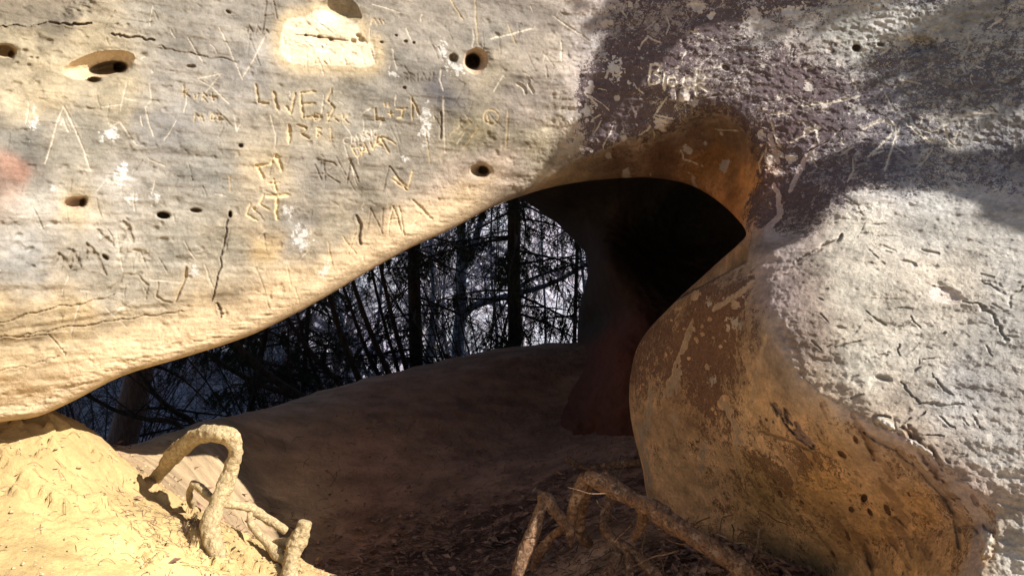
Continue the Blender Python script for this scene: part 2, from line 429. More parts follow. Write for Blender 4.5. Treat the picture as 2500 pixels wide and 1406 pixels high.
# --- albedo by weathering zone, with some light and shade painted in
colpts = [ # px,py, r,g,b, weight
 (60,30,.20,.17,.13,.6),(140,30,.26,.22,.17,.6),(40,90,.58,.49,.34,.7),(230,130,.60,.50,.34,1),(100,240,.60,.50,.34,1),(280,220,.56,.48,.34,1),
 (400,40,.36,.33,.28,1),(560,80,.34,.31,.27,1),(600,160,.33,.31,.29,1),(450,180,.37,.34,.30,1),(420,300,.39,.37,.35,1),
 (60,340,.36,.34,.30,1),(200,340,.38,.35,.29,1),(20,430,.56,.33,.25,.35),(100,480,.46,.43,.38,1),(180,500,.58,.47,.31,.5),
 (300,440,.44,.41,.37,1),(500,430,.40,.38,.34,1),(60,600,.50,.48,.45,1),(250,600,.46,.42,.36,1),(420,600,.42,.39,.33,1),(300,700,.46,.41,.33,1),
 (560,620,.38,.34,.27,1),(640,420,.52,.43,.30,.5),(760,300,.40,.35,.27,1),(760,420,.34,.31,.27,1),(720,560,.34,.31,.27,1),(900,520,.34,.30,.24,1),
 (640,600,.56,.42,.24,.35),(900,300,.36,.33,.28,1),(800,640,.38,.33,.25,1),(700,700,.46,.36,.24,1),
 (1000,400,.34,.30,.25,1),(1000,180,.36,.33,.29,1),(1080,230,.17,.16,.17,.5),(1150,330,.40,.35,.24,1),(1180,90,.34,.31,.27,1),(1180,160,.42,.36,.27,.6),
 (0,760,.58,.45,.28,1),(200,760,.60,.46,.28,1),(60,900,.66,.51,.32,1),(300,850,.66,.52,.33,1),(500,800,.64,.50,.32,1),(700,740,.62,.49,.33,1),
 (860,650,.60,.48,.34,1),(1000,580,.60,.48,.36,1),(1130,480,.56,.46,.38,1),(1200,440,.56,.47,.42,1),(0,980,.64,.49,.30,1),(850,550,.40,.35,.27,1),
 (1300,120,.38,.33,.28,1),(1280,250,.36,.31,.27,1),(1300,350,.42,.37,.28,1),(1250,60,.34,.30,.27,1),
 (1480,100,.42,.38,.38,1),(1480,300,.40,.36,.36,1),(1640,120,.44,.38,.37,1),(1640,250,.50,.44,.39,1),(1800,120,.46,.43,.42,1),
 (1850,250,.42,.37,.37,1),(1620,390,.10,.055,.04,1.2),(1740,400,.22,.115,.05,1.4),(1500,400,.12,.08,.07,1),(1835,450,.50,.25,.10,1.6),(1780,340,.15,.095,.07,1),(1795,500,.38,.18,.075,1.2),(1690,320,.13,.09,.08,1),(1950,820,.33,.27,.25,1),(1900,700,.36,.29,.28,1),(1960,950,.40,.32,.26,.8),  # dark entries paint the shade of the arch hollow and ridge crest
 (2100,80,.54,.54,.52,1),(2300,60,.50,.51,.51,1),(2450,120,.52,.53,.53,1),(2200,200,.42,.41,.41,1),(2400,250,.42,.41,.40,1),(2300,300,.50,.47,.43,1),
 (2050,300,.40,.36,.36,1),(2200,400,.38,.38,.42,1),(2450,400,.40,.40,.43,1),(2000,420,.36,.33,.36,1),(1950,560,.42,.37,.37,1),  # bluish greys paint the limb's shadow band into the stone
 (2100,560,.58,.56,.52,1),(2300,540,.50,.50,.50,1),(2450,600,.50,.50,.50,1),(2100,700,.55,.53,.49,1),(2300,700,.62,.58,.53,1),
 (2450,800,.50,.50,.50,1),(2250,850,.55,.53,.50,1),(2100,880,.56,.54,.50,1),(2350,950,.48,.48,.50,1),(2450,1100,.54,.53,.53,1),(2480,1350,.56,.55,.53,1),
 (1700,760,.42,.30,.20,1),(1800,700,.38,.29,.23,1),(1620,850,.50,.36,.24,1),(1800,850,.40,.30,.22,1),(1560,1000,.52,.37,.24,1),
 (1700,1000,.42,.29,.19,1),(1850,1000,.56,.42,.29,1),(1600,1150,.54,.39,.25,1),(1750,1200,.54,.39,.26,1),(1950,1050,.54,.40,.28,1),
 (2000,1180,.40,.27,.14,1),(1850,1180,.38,.27,.14,1),(2100,1300,.46,.31,.17,1),(2250,1250,.48,.32,.18,1),(2200,1400,.52,.36,.20,1),(2350,1350,.48,.33,.20,1),
 (1950,1350,.54,.39,.24,1),(2150,1120,.44,.33,.25,1),(2330,1180,.46,.38,.36,.8)]
def shepard(pts, X, Y, p=3.2):
    out = np.zeros(X.shape + (3,)); ws = np.zeros(X.shape)
    for (a, b, r, g, bl, wt) in pts:
        w_ = wt / (((X - a) ** 2 + (Y - b) ** 2) / 1e4 + 0.02) ** (p / 2)
        out += w_[..., None] * np.array([r, g, bl]); ws += w_
    return out / ws[..., None]
wx = 60 * fbm(X0, Y0, Z0, 5, octv=5, seed=61, gain=0.62); wy = 50 * fbm(X0, Y0, Z0, 5, octv=5, seed=77, gain=0.62)
COL = shepard(colpts, PX + wx, PY + wy)
lw = (1 - sstep(1250, 1450, PX + .2 * (PY - 250)))[..., None]
COL = COL * (1 - .47 * lw)
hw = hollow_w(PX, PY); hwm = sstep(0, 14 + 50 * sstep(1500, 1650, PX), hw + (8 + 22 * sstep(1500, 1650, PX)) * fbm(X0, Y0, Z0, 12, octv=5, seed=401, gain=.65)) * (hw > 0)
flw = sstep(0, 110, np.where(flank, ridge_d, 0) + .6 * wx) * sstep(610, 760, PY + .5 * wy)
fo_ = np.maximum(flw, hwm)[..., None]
COL = COL * (1 - fo_ + fo_ * (np.array([1.22, 1.08, .88]) * (1 - flw[..., None]) + np.array([1.58, 1.38, 1.10]) * flw[..., None]))  # flank colour lifted and warmed to stand in for bounced sunlight
mot = fbm(X0, Y0, Z0, 6, 6, 9, octv=6, seed=201, gain=.68)
mot2 = fbm(X0, Y0, Z0, 2.2, 2.2, 4, octv=5, seed=211, gain=.6)
COL = COL * np.clip(1 + .75 * mot + .35 * mot2, .35, 1.6)[..., None]
# clean pale sand all along the scoured rim on the left
rimc = (1 - sstep(60, 135, dist + 0.6 * wx)) * (1 - sstep(1120, 1300, PX)) * 0.8
COL = COL * (1 - rimc[..., None]) + np.array([.47, .355, .225]) * rimc[..., None]

lichen = 0.12 + 0.25 * np.clip(fbm(X0, Y0, Z0, 2.5, octv=3, seed=90) * 1.6, 0, 1)
lichen = lichen * (1 - leftlow) * (1 - rimc)
COL = COL * (1 - .25 * (sstep(1900, 2100, PX) * (1 - sstep(380, 520, PY)))[..., None])
COL = COL * (1 - bould_lit[..., None] * np.array([.20, .23, .28]))
lichen = lichen + .38 * rightz * (1 - flank * 1.0) * (PY < 560)
patina_shade = np.zeros_like(D)
pr = sstep(1300, 1470, PX + 0.22 * (PY - 250) + 0.8 * wx) * (1 - .5 * sstep(1950, 2250, PX + 1.5 * wx)) * (1 - sstep(480, 620, PY - 0.15 * (PX - 1500)))
patina_shade = np.maximum(patina_shade, 0.71 * pr + .10 * np.exp(-((PX - 1500) / 110) ** 2) * (pr > .5))
patina_shade = np.maximum(patina_shade, 0.66 * sstep(1900, 2150, PX) * (1 - sstep(430, 600, PY)))
patina_shade = np.maximum(patina_shade, 0.60 * sstep(1950, 2050, PX) * sstep(350, 390, PY) * (1 - sstep(455, 500, PY)))  # darker band painted where the limb's shadow crosses the rock
pb = flank * (1 - sstep(1780, 2020, PX + 2.2 * wx)) * (1 - sstep(900, 1330, PY + 3.5 * wy)) * sstep(500, 600, PY)
patina_shade = np.maximum(patina_shade, 0.70 * pb)
patina_shade = np.maximum(patina_shade, flank * (0.57 + .14 * mot2) * sstep(880, 1050, PY))
bw = (~flank) * sstep(1960, 2060, PX + wx) * sstep(490, 560, PY + .5 * wy)
patina_shade = patina_shade * (1 - bw) + .36 * bw
lpw = (1 - sstep(1230, 1400, PX + wx)) * (1 - leftlow)
patina_shade = patina_shade * (1 - lpw) + .40 * lpw
patina_shade = patina_shade * np.where(PX < 1300, 1 - rimc, 1)
patina_shade = patina_shade * np.clip(.98 + .38 * mot2 + .22 * mot, .5, 1.2)
PC = np.zeros(D.shape + (3,)); PC[:] = (.072, .048, .058)
lefty = (1 - sstep(1150, 1400, PX))[..., None]
PC = PC * (1 - lefty) + np.array([.24, .205, .165]) * lefty
rr = (sstep(1950, 2250, PX + wx) * (1 - flank))[..., None]
PC = PC * (1 - rr) + np.array([.095, .09, .115]) * rr
flw2 = (sstep(0, 110, np.where(flank, ridge_d, 0) + .6 * wx) * sstep(610, 760, PY + .5 * wy))[..., None]
PC = PC * (1 - flw2) + np.array([.21, .105, .065]) * flw2
fb2 = flank * np.clip(sstep(1030, 1230, PY + 1.5 * wy) + sstep(1800, 1960, PX + 1.5 * wx), 0, 1) * sstep(600, 640, PY); fb2 = fb2[..., None]
PC = PC * (1 - fb2) + np.array([.25, .135, .07]) * fb2
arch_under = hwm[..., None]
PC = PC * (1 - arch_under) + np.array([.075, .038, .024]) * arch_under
patina_shade = patina_shade * (1 - hwm) + hwm * (.56 + .2 * mot2 - .26 * sstep(1690, 1840, PX))
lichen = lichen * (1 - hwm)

# --- helper: region restricted painting
def box(x0, y0, x1, y1):
    j0, j1 = np.searchsorted(gx, [x0, x1]); i0, i1 = np.searchsorted(gy, [y0, y1])
    return slice(max(i0 - 1, 0), i1 + 1), slice(max(j0 - 1, 0), j1 + 1)
px_m = 1 / F * 3.2
def stroke(pts, wid, dep, tint=None, t_amt=0.7, jitter=0.0, taper=True, halo=0.0, wm=1.0):
    pts = np.asarray(pts, float)
    pad = wid * 4 + 6
    sl = box(pts[:, 0].min() - pad, pts[:, 1].min() - pad, pts[:, 0].max() + pad, pts[:, 1].max() + pad)
    x = PX[sl]; y = PY[sl]
    if x.size == 0: return
    n = len(pts); vals = np.linspace(0, 1, n)
    wa = min(wid * .8, 7) * (2.2 if wid > 12 else 1) * wm
    d, t, _, _ = poly_dist(x + wa * wbx[sl], y + wa * wby[sl], pts, False, vals)
    if wid > 12: d = d + wid * .8 * wbx[sl]
    ww = wid * (np.clip(0.45 + 1.6 * np.sqrt(np.clip(t * (1 - t), 0, 1)), 0, 1) if taper else 1.0)
    ww = ww * (1 + 0.35 * nz[sl])
    g = np.clip(1 - d / (ww * 0.62 + 0.9), 0, 1)
    prof = np.minimum(g * 1.6, 1)
    disp[sl] += dep * prof
    lip = np.exp(-((d - ww * 0.9 - 1) / (ww * 0.35 + 1)) ** 2)
    disp[sl] -= dep * 0.14 * lip
    if tint is not None:
        a = np.clip(prof * 1.3, 0, 1) * t_amt
        if halo: a = np.maximum(a, halo * np.exp(-(d / (ww * 1.3 + 2)) ** 2))
        a = a[..., None]
        COL[sl] = COL[sl] * (1 - a) + np.array(tint) * a
        lichen[sl] *= 1 - a[..., 0]; patina_shade[sl] *= 1 - a[..., 0] * 0.9
def arc(cx, cy, rx, ry, a0, a1, n=12):
    t = np.radians(np.linspace(a0, a1, n)); return [(cx + rx * math.cos(a), cy + ry * math.sin(a)) for a in t]
wbx = fbm(X0, Y0, Z0, 24, octv=4, seed=301, gain=.6); wby = fbm(X0, Y0, Z0, 24, octv=4, seed=311, gain=.6)
SAND = (.50, .385, .225); DARKC = (.14, .105, .075); PALE = (.50, .44, .36)

# holes: cx,cy,rx,ry,rot,depth(m),power; dark tints paint the shade inside
def hole(cx, cy, rx, ry, rot, dep, power=4, tint=None, wob=0.15):
    r = max(rx, ry) * 1.6
    sl = box(cx - r, cy - r, cx + r, cy + r); x = PX[sl] - cx; y = PY[sl] - cy
    c, s = math.cos(R(rot)), math.sin(R(rot))
    u = (x * c + y * s) / rx; v = (-x * s + y * c) / ry
    q = np.sqrt(u * u + v * v) * (1 + wob * fbm(X0[sl], Y0[sl], Z0[sl], 14, octv=3, seed=5))
    p = np.clip(1 - q ** power, 0, 1) ** 0.8
    p = np.where(q < 1, p, 0)
    disp[sl] += dep * p
    disp[sl] += dep * 0.08 * np.exp(-((q - 1.05) / 0.22) ** 2)
    if tint is not None:
        a = (1 - sstep(0.95, 1.08, q))[..., None]
        COL[sl] = COL[sl] * (1 - a) + np.array(tint) * a
        lichen[sl] *= 1 - a[..., 0]; patina_shade[sl] *= 1 - a[..., 0]
HB = (.36, .26, .16)
hole(1160, 150, 31, 31, 0, 0.10, 2.0, (.42, .32, .23)); hole(1153, 150, 20, 20, 0, 0.20, 3, (.16, .12, .09))
hole(1106, 143, 12, 11, 0, 0.06, 3, (.26, .22, .18))
hole(240, 160, 92, 30, -12, 0.07, 2.4, (.50, .39, .25)); hole(262, 168, 50, 18, -8, 0.12, 3, (.36, .28, .19)); hole(293, 166, 16, 13, 0, 0.10, 3, (.2, .15, .1))
hole(228, 196, 19, 8, -5, 0.07, 3, (.25, .19, .12))
hole(12, 125, 30, 17, 5, 0.08, 3, (.42, .32, .2)); hole(28, 135, 8, 10, 0, 0.05, 3, (.3, .22, .14))
hole(1172, 418, 27, 17, 8, 0.10, 2.2, (.38, .29, .21)); hole(1180, 416, 13, 11, 8, 0.08, 3, (.2, .15, .11))
hole(182, 496, 30, 16, -12, 0.07, 2.2, (.46, .34, .24)); hole(203, 494, 8, 13, 20, 0.05, 3, (.3, .22, .14))
hole(399, 526, 16, 8, 4, 0.08, 6, (.16, .13, .1), 0.1); hole(478, 514, 13, 5, 3, 0.04, 3, (.18, .14, .1))
hole(562, 523, 4, 8, 0, 0.05, 3, (.1, .08, .06)); hole(257, 628, 9, 5, 35, 0.03, 3, (.2, .15, .1))
hole(832, 26, 52, 34, 18, 0.075, 2.0, None)
hole(588, 356, 6, 5, 0, .03, 3, (.15, .12, .1)); hole(466, 163, 12, 5, 0, .02, 3, (.2, .17, .14)); hole(557, 30, 7, 4, 30, .02, 3, (.2, .17, .14))
for (a, b, r) in ((746,87,3.2),(779,91,4),(808,97,5),(863,101,6),(881,98,7),(874,88,5),(931,104,3),(990,102,4),(1010,105,3),(987,215,4),(967,87,2.5)):
    hole(a, b, r * 1.3, r, 0, .022, 3, (.16, .12, .08))
for (a, b, r) in ((60,125,7),(75,142,5),(90,143,4),(41,155,6),(70,160,6),(138,130,12),(40,205,14),(90,203,9),(120,103,10),(350,135,9),(310,62,6),(365,60,9),(285,60,5),(20,225,8),(155,410,12),(345,445,10),(430,490,14),
                  (46,575,9),(40,600,14),(75,608,8),(80,650,6),(130,545,10),(380,558,8),(400,585,10),(340,668,8),(182,662,6)):
    hole(a, b, r * 1.25, r * .8, -10, .008, 2, None)
# boulder pits in the shaded flank
rs = np.random.RandomState(4)
for i in range(60):
    a = rs.uniform(1780, 2400); b = rs.uniform(1000, 1400); r = 2 + 6 * rs.rand() ** 2.5
    hole(a, b, r * rs.uniform(.9, 2.4), r * .7, rs.uniform(40, 70), .008 * r / 5, 1.6, (.16, .08, .04) if rs.rand() < .5 else None, .9)
for i in range(26):   # fluted scour marks running down the flank
    a = rs.uniform(1850, 2330); b = rs.uniform(980, 1330); L = rs.uniform(40, 130); an = R(rs.uniform(50, 66))
    stroke([(a, b), (a + L * .5 * math.cos(an) + 4, b + L * .5 * math.sin(an)), (a + L * math.cos(an), b + L * math.sin(an))], rs.uniform(6, 20), .007, (.24, .13, .07), .5)
stroke([(1884, 980), (1910, 1010), (1935, 1050), (1985, 1095)], 13, .022, (.22, .16, .17), .8)
stroke([(1940, 1030), (1965, 1065), (1990, 1090)], 10, .016, (.22, .16, .17), .8)
stroke([(1860, 1052), (1920, 1075), (1980, 1100)], 7, .010, (.20, .12, .05), .7)
stroke([(2110, 1330), (2125, 1380), (2140, 1440)], 11, .012, (.22, .13, .07), .7)
hole(2110, 1215, 8, 10, 0, .03, 3, (.12, .07, .04))
stroke(smooth_poly([(2060,1005),(2140,1048),(2220,1090),(2290,1142),(2350,1200),(2395,1270),(2385,1330),(2360,1400)], 4), 30, .004, (.40,.33,.33), .6, taper=False)  # purplish strip painted as the shade below the ridge
stroke(smooth_poly([(2110,1055),(2200,1110),(2270,1170),(2330,1250),(2345,1340)], 4), 12, .014, (.28,.20,.15), .5)
stroke([(2140,1022),(2158,1030),(2180,1044)], 12, -.022, (.58,.55,.50), .7); stroke(smooth_poly([(2222,1076),(2250,1094),(2272,1112)], 3), 14, -.026, (.58,.55,.50), .7); stroke([(2400,1290),(2412,1330),(2404,1360)], 18, -.02, (.55,.52,.48), .6)  # raised ledge bits, tinted pale as if catching the sun
# two bosses and a ledge above the arch
hole(1637, 240, 17, 21, 0, -.030, 2, None); hole(1668, 240, 16, 22, 0, -.022, 2, None)
stroke([(1655, 225), (1654, 260)], 6, .012, DARKC, .5); stroke([(1688, 250), (1686, 290)], 2.5, .008, DARKC, .6)
stroke([(1700, 242), (1730, 238), (1755, 230)], 4, .010, (.10, .08, .08), .8)
hole(1771, 167, 12, 8, 20, .03, 2, (.12, .09, .09), .7)
hole(2090, 118, 11, 9, 0, .05, 3, (.16, .14, .12)); hole(2150, 110, 10, 6, 0, .03, 3, (.2, .2, .2)); hole(2250, 110, 40, 20, 0, .05, 2, None)

# clean scraped patch with pale sand
pp = smooth_poly([(680,125),(683,88),(700,45),(745,35),(780,20),(830,36),(875,55),(888,95),(915,105),(921,150),(895,168),(845,165),(790,162),(745,165),(700,152),(680,125)], 3)
sl = box(640, -10, 960, 240)
a = inside(PX[sl] + 12 * nz[sl], PY[sl] + 10 * fbm(X0[sl], Y0[sl], Z0[sl], 50, octv=3, seed=8), [tuple(q) for q in pp])
dd, _, _, _ = poly_dist(PX[sl], PY[sl], pp, True)
yh = (np.exp(-(np.where(a, 0, dd_ := poly_dist(PX[sl], PY[sl], pp, True)[0]) / 22) ** 2) * .6)[..., None]
COL[sl] = COL[sl] * (1 - yh) + np.array([.46, .36, .21]) * yh
a = (np.where(a, sstep(0, 7, dd_), 0) * .9 * np.clip(.9 + .6 * mot[sl], .4, 1))[..., None]
COL[sl] = COL[sl] * (1 - a) + np.array([.56, .49, .37]) * a
lichen[sl] *= 1 - a[..., 0]; patina_shade[sl] *= 1 - a[..., 0]
disp[sl] += 0.004 * a[..., 0]
# whitish lichen colonies
lich = [(1040,285,15,34,8),(1036,325,18,26,0),(988,389,11,14,20),(322,483,24,14,0),(296,437,16,26,0),(302,403,9,11,0),(130,455,8,9,0),(1112,165,22,20,0),(785,58,17,12,0),(785,122,20,14,0),(790,665,10,22,25),
        (962,183,12,8,0),(375,485,14,20,0),(470,665,14,12,0),(735,580,22,26,0),(700,520,16,22,0),(80,300,12,30,0),(1080,120,10,20,0),(270,330,24,20,0),(2170,60,60,26,0),(2200,95,45,10,-12),(1930,30,30,16,0),(1860,60,40,22,0),(2100,270,30,12,0),
        (1740,930,10,14,0),(1790,790,18,16,0),(1730,740,6,14,0),(1435,270,20,22,0),(1500,170,22,30,10),(1450,105,12,24,10),(1400,290,18,10,0),(1880,390,14,24,0),(1535,205,10,8,0),(1480,190,8,9,0)]
for (a, b, rx, ry, ro) in lich:
    r = max(rx, ry) * 1.5; sl = box(a - r, b - r, a + r, b + r)
    c, s = math.cos(R(ro)), math.sin(R(ro)); x = PX[sl] - a; y = PY[sl] - b
    q = np.sqrt(((x * c + y * s) / rx) ** 2 + ((-x * s + y * c) / ry) ** 2) + 1.9 * fbm(X0[sl], Y0[sl], Z0[sl], 60, octv=4, seed=66, gain=.75) + .1
    m_ = (1 - sstep(.5, 1.0, q)) * .6
    COL[sl] = COL[sl] * (1 - m_[..., None]) + np.array([.58, .57, .56]) * m_[..., None]
    patina_shade[sl] *= 1 - m_; disp[sl] -= .002 * m_
# fallen flakes on the dark crust: clean pale spots of many sizes
for i in range(150):
    u = rs.rand()
    if u < .6: a, b = rs.uniform(1380, 2060), rs.uniform(0, 430)
    else: a, b = rs.uniform(1560, 1900), rs.uniform(640, 1130)
    r = 2.5 + 10 * rs.rand() ** 3 * (1.4 if u < .6 else 1.0)
    sl = box(a - 2 * r, b - 2 * r, a + 2 * r, b + 2 * r); x = PX[sl] - a; y = PY[sl] - b
    if x.size == 0: continue
    th = rs.uniform(0, 3.1); e = rs.uniform(.6, 1.0)
    q = np.sqrt((x * math.cos(th) + y * math.sin(th)) ** 2 + ((-x * math.sin(th) + y * math.cos(th)) / e) ** 2) / r + 1.1 * fbm(X0[sl], Y0[sl], Z0[sl], 45, octv=4, seed=i, gain=.6)
    m_ = 1 - sstep(.85, .95, q)
    patina_shade[sl] *= 1 - m_; disp[sl] += .0022 * m_
    if u < .6: COL[sl] = COL[sl] * (1 - .6 * m_[..., None]) + np.array([.50, .45, .43]) * .6 * m_[..., None]
# bare strips on the boulder's edge
for pts, wd in (([(1840,690),(1790,725),(1740,760)],11),([(1690,790),(1665,860),(1640,930),(1620,980)],13),([(1595,940),(1580,1010),(1575,1060)],14),([(1760,980),(1790,1030),(1800,1090)],13),
                ([(1870,820),(1850,900),(1835,980)],9),([(1560,1030),(1575,1120),(1585,1200)],14),([(1645,1010),(1655,1050)],13),([(1720,1080),(1712,1150)],13),([(1690,430),(1720,520)],6),
                ([(1890,450),(1905,520),(1870,560)],11),([(1930,470),(1960,400),(1990,350)],9),([(1880,330),(1900,400)],10)):
    stroke(smooth_poly(pts, 4), wd, .003, (.58, .42, .28) if pts[0][1] > 560 else (.42, .33, .32), .85, taper=True)

# --- carved writing and scratches (photograph positions)
def let(strokes, w_=4.5, dep=.011, tint=SAND, ta=.6, halo=.12):
    for s_ in strokes: stroke(s_, w_ * .92, dep * .72, tint, ta * .9, halo=halo, wm=.4 if halo == .10 else 1.0)
let([[(623,206),(628,230),(631,251)],[(631,251),(655,255)]], 5)                                   # L
let([[(667,226),(680,269)]], 8, .015)                                                                # I
let([[(697,260),(710,279)],[(710,279),(719,227)]], 6)                                              # V
let([[(732,227),(740,291)],[(732,226),(772,226)],[(738,255),(770,253)],[(740,288),(774,288)]], 6.5)  # E
let([[(812,216),(798,246),(817,262),(803,290)]], 5)                                                # S
let([[(766,278),(768,294)],[(766,278),(783,281),(783,291),(768,295)],[(801,277),(801,298)],[(797,277),(806,277)],[(795,298),(807,298)],[(826,280),(815,289),(827,299)],[(836,278),(838,299)],[(852,281),(839,290),(854,303)]], 2.8, .007)
let([[(705,306),(706,350)]], 9, .013, SAND, .9)
let([[(724,306),(748,313)],[(748,313),(737,329)],[(737,329),(755,339)]], 5)
let([[(774,312),(775,336)],[(774,312),(784,316),(776,323),(786,330),(775,336)],[(802,316),(808,312),(809,339)],[(802,340),(815,339)]], 2.8, .006)
let([[(916,264),(918,293)],[(917,293),(937,291)]], 4.5, .012)
let([[(954,271),(955,286)],[(947,278),(962,278)],[(967,267),(994,265)],[(984,267),(980,287),(969,288)]], 4, .009, SAND, .8)
let([[(937,250),(940,262)],[(948,252),(946,262),(951,262),(948,257)]], 2.5, .005)
let([arc(848,344,8,8,-60,-290),[(858,332),(860,350)],[(864,350),(871,330),(879,348)],arc(885,329,4,5,-30,-270,6)+arc(886,338,5,5,-80,120,6),arc(897,325,4,5,-30,-270,6)+arc(898,334,5,5,-80,120,6),[(906,316),(910,340)],arc(919,325,6,7,-50,-280)], 2.6, .006, PALE, .8)
let([[(858,360),(871,385)],[(858,360),(876,362),(883,375),(871,385)],[(884,382),(889,350),(902,376)],[(886,370),(897,368)],[(903,346),(912,368)],[(912,368),(924,330)],[(924,352),(918,345),(928,338),(932,346),(920,354),(935,358)]], 3.4, .008, SAND, .85)
let([[(929,334),(940,355),(951,375)],[(929,334),(950,343),(967,353)]], 4, .010, SAND, .7)
let([[(1005,237),(1007,294)],[(1005,240),(1025,285)]], 3.5, .010)
let([[(1076,272),(1076,342)]], 5, .012, DARKC, .5); let([[(1082,237),(1087,374)]], 2.2, .004, PALE, .8)
let([arc(1199,286,18,18,0,360,20),[(1190,280),(1194,300)]], 2.6, .006)
let([[(643,74),(650,3)],[(668,3),(677,48)],[(646,40),(674,38)]], 3.2, .008, DARKC, .5)
let([[(602,82),(607,62),(618,82)],[(624,84),(630,64),(640,78),(645,66)],[(650,72),(656,82)]], 2.8, .006, DARKC, .4)
let([[(905,62),(912,45),(922,62)],[(925,46),(932,62)],[(935,50),(940,60)]], 3, .007)
let([[(448,208),(449,238)],[(462,220),(450,226),(464,238)],[(474,232),(475,240),(482,240),(484,230)],[(494,245),(497,228),(506,236),(497,240),(508,252)],[(519,226),(521,250)],[(512,236),(530,238)]], 3.0, .008, SAND, .6)
let([[(474,297),(478,278),(488,290),(492,282),(498,300)],arc(519,286,5,8,0,360),[(531,279),(540,280),(533,287),(542,292),(532,296)]], 2.8, .006, SAND, .5)
let([[(625,405),(634,420),(645,438)],[(673,379),(680,397),(688,417)]], 8, .010, (.58,.46,.27), .95)
let([[(625,405),(648,405),(662,402),(673,379)]], 8, .010, (.58,.46,.27), .95)
let([[(669,436),(675,470)],[(655,448),(686,447)]], 4.5, .007, (.58,.46,.27), .9)
let([[(650,481),(678,478),(707,476)],[(676,482),(674,538)]], 8.5, .010, (.58,.46,.27), .95)
let([[(645,473),(633,498),(657,514)],[(612,495),(602,524),(631,538)],[(616,510),(628,511)],[(622,504),(622,517)]], 5, .007, (.55,.44,.28), .9)
let([[(948,569),(952,535),(959,503)],[(959,503),(969,530),(981,571)],[(953,537),(970,535)],[(973,502),(981,540),(987,576)]], 3.6, .008, (.54,.43,.28), .85)
let([[(1005,489),(1030,511),(1055,535)]], 6, .010, (.54,.43,.28), .85); let([[(1047,492),(1028,518),(1011,544)],[(987,556),(1012,546)]], 3.4, .006, (.54,.43,.28), .8)
let([[(897,563),(905,508)],[(905,508),(934,571)],[(931,566),(936,508)]], 2.6, .006, DARKC, .4)
let([[(791,392),(793,441)],[(791,393),(815,398),(822,405),(794,424)],[(794,424),(830,448)],[(769,402),(785,441)],[(760,425),(790,424)]], 2.8, .007, DARKC, .4)
let([[(846,447),(855,393)],[(855,393),(876,444)],[(935,468),(950,406)],[(950,406),(993,463)]], 3, .008, DARKC, .4)
let([[(958,437),(975,452),(996,465)],[(962,431),(997,458)],[(998,455),(1008,416)]], 4, .006, SAND, .85)
let([[(125,653),(137,636),(146,618)],[(146,618),(170,655)],[(170,655),(174,612)],[(174,612),(198,650)],[(206,634),(211,595)],[(211,595),(235,625),(262,672)],[(210,620),(228,616)],[(237,560),(275,602)],[(262,576),(240,594)],[(298,538),(315,560),(326,590)],[(316,562),(294,588)]], 9, .008, (.20,.165,.12), .6)
let([[(262,710),(294,688),(301,669),(336,672),(362,698),(355,730)],[(386,688),(384,723),(400,736),(419,738)]], 5, .007, (.24,.19,.12), .5)
let([[(456,652),(445,690),(432,733)]], 9, .016, (.40,.30,.18), .6)
let([[(157,259),(140,300),(128,345),(109,400)],[(157,259),(180,310),(205,370),(221,416)],[(150,305),(155,292),(166,322)]], 3.2, .004, PALE, .85)
let([[(355,262),(362,300),(375,334)],[(293,297),(315,330),(335,356)],[(270,310),(294,297)],[(535,67),(560,120),(592,195)],[(592,190),(620,145),(650,85)],[(484,192),(540,180),(500,230)],[(485,195),(520,215),(560,255)],[(250,262),(300,256)],[(303,240),(330,246)],[(365,205),(370,245),(355,262)],[(285,570),(292,620),(300,660)],[(573,288),(578,320),(588,302)],[(660,280),(672,330),(673,375)]], 1.9, .003, PALE, .75)
let([[(560,430),(563,470)],[(720,700),(742,780)],[(1040,320),(1050,400)],[(1240,270),(1236,360)],[(1100,330),(1140,290),(1150,300),(1120,330)],[(1170,310),(1130,365)],[(850,620),(870,560)],[(800,590),(812,650)],[(835,575),(870,620)],[(1240,60),(1260,110)],[(1160,0),(1167,110)],[(1100,0),(1130,50)],[(700,650),(712,700)]], 2.2, .005, SAND, .5)
stroke([(868,526),(878,550),(875,580),(882,598)], 7, .013, DARKC, .5)
# BRIAN
let([[(986,178),(988,202)],[(986,178),(993,183),(988,188),(995,195),(988,202)],[(1000,198),(1002,180),(1010,186),(1003,190),(1012,200)],[(1018,180),(1020,198)],[(1026,200),(1032,178),(1040,198)],[(1045,198),(1047,178),(1056,198),(1058,178)]], 2.4, .005, DARKC, .4)
# letters in the pale patch
let([[(768,145),(778,143),(778,155),(768,155),(768,145)],[(790,150),(798,158)],[(803,145),(806,158)],[(785,112),(790,122),(797,110)],[(842,145),(846,160),(856,158)],[(885,140),(889,160),(900,155)],[(905,120),(915,155)],[(710,125),(712,150)]], 2.2, .006, (.50,.40,.28), .6)
stroke([(718,86),(760,89),(800,94),(850,100)], 2.5, .008, DARKC, .5)
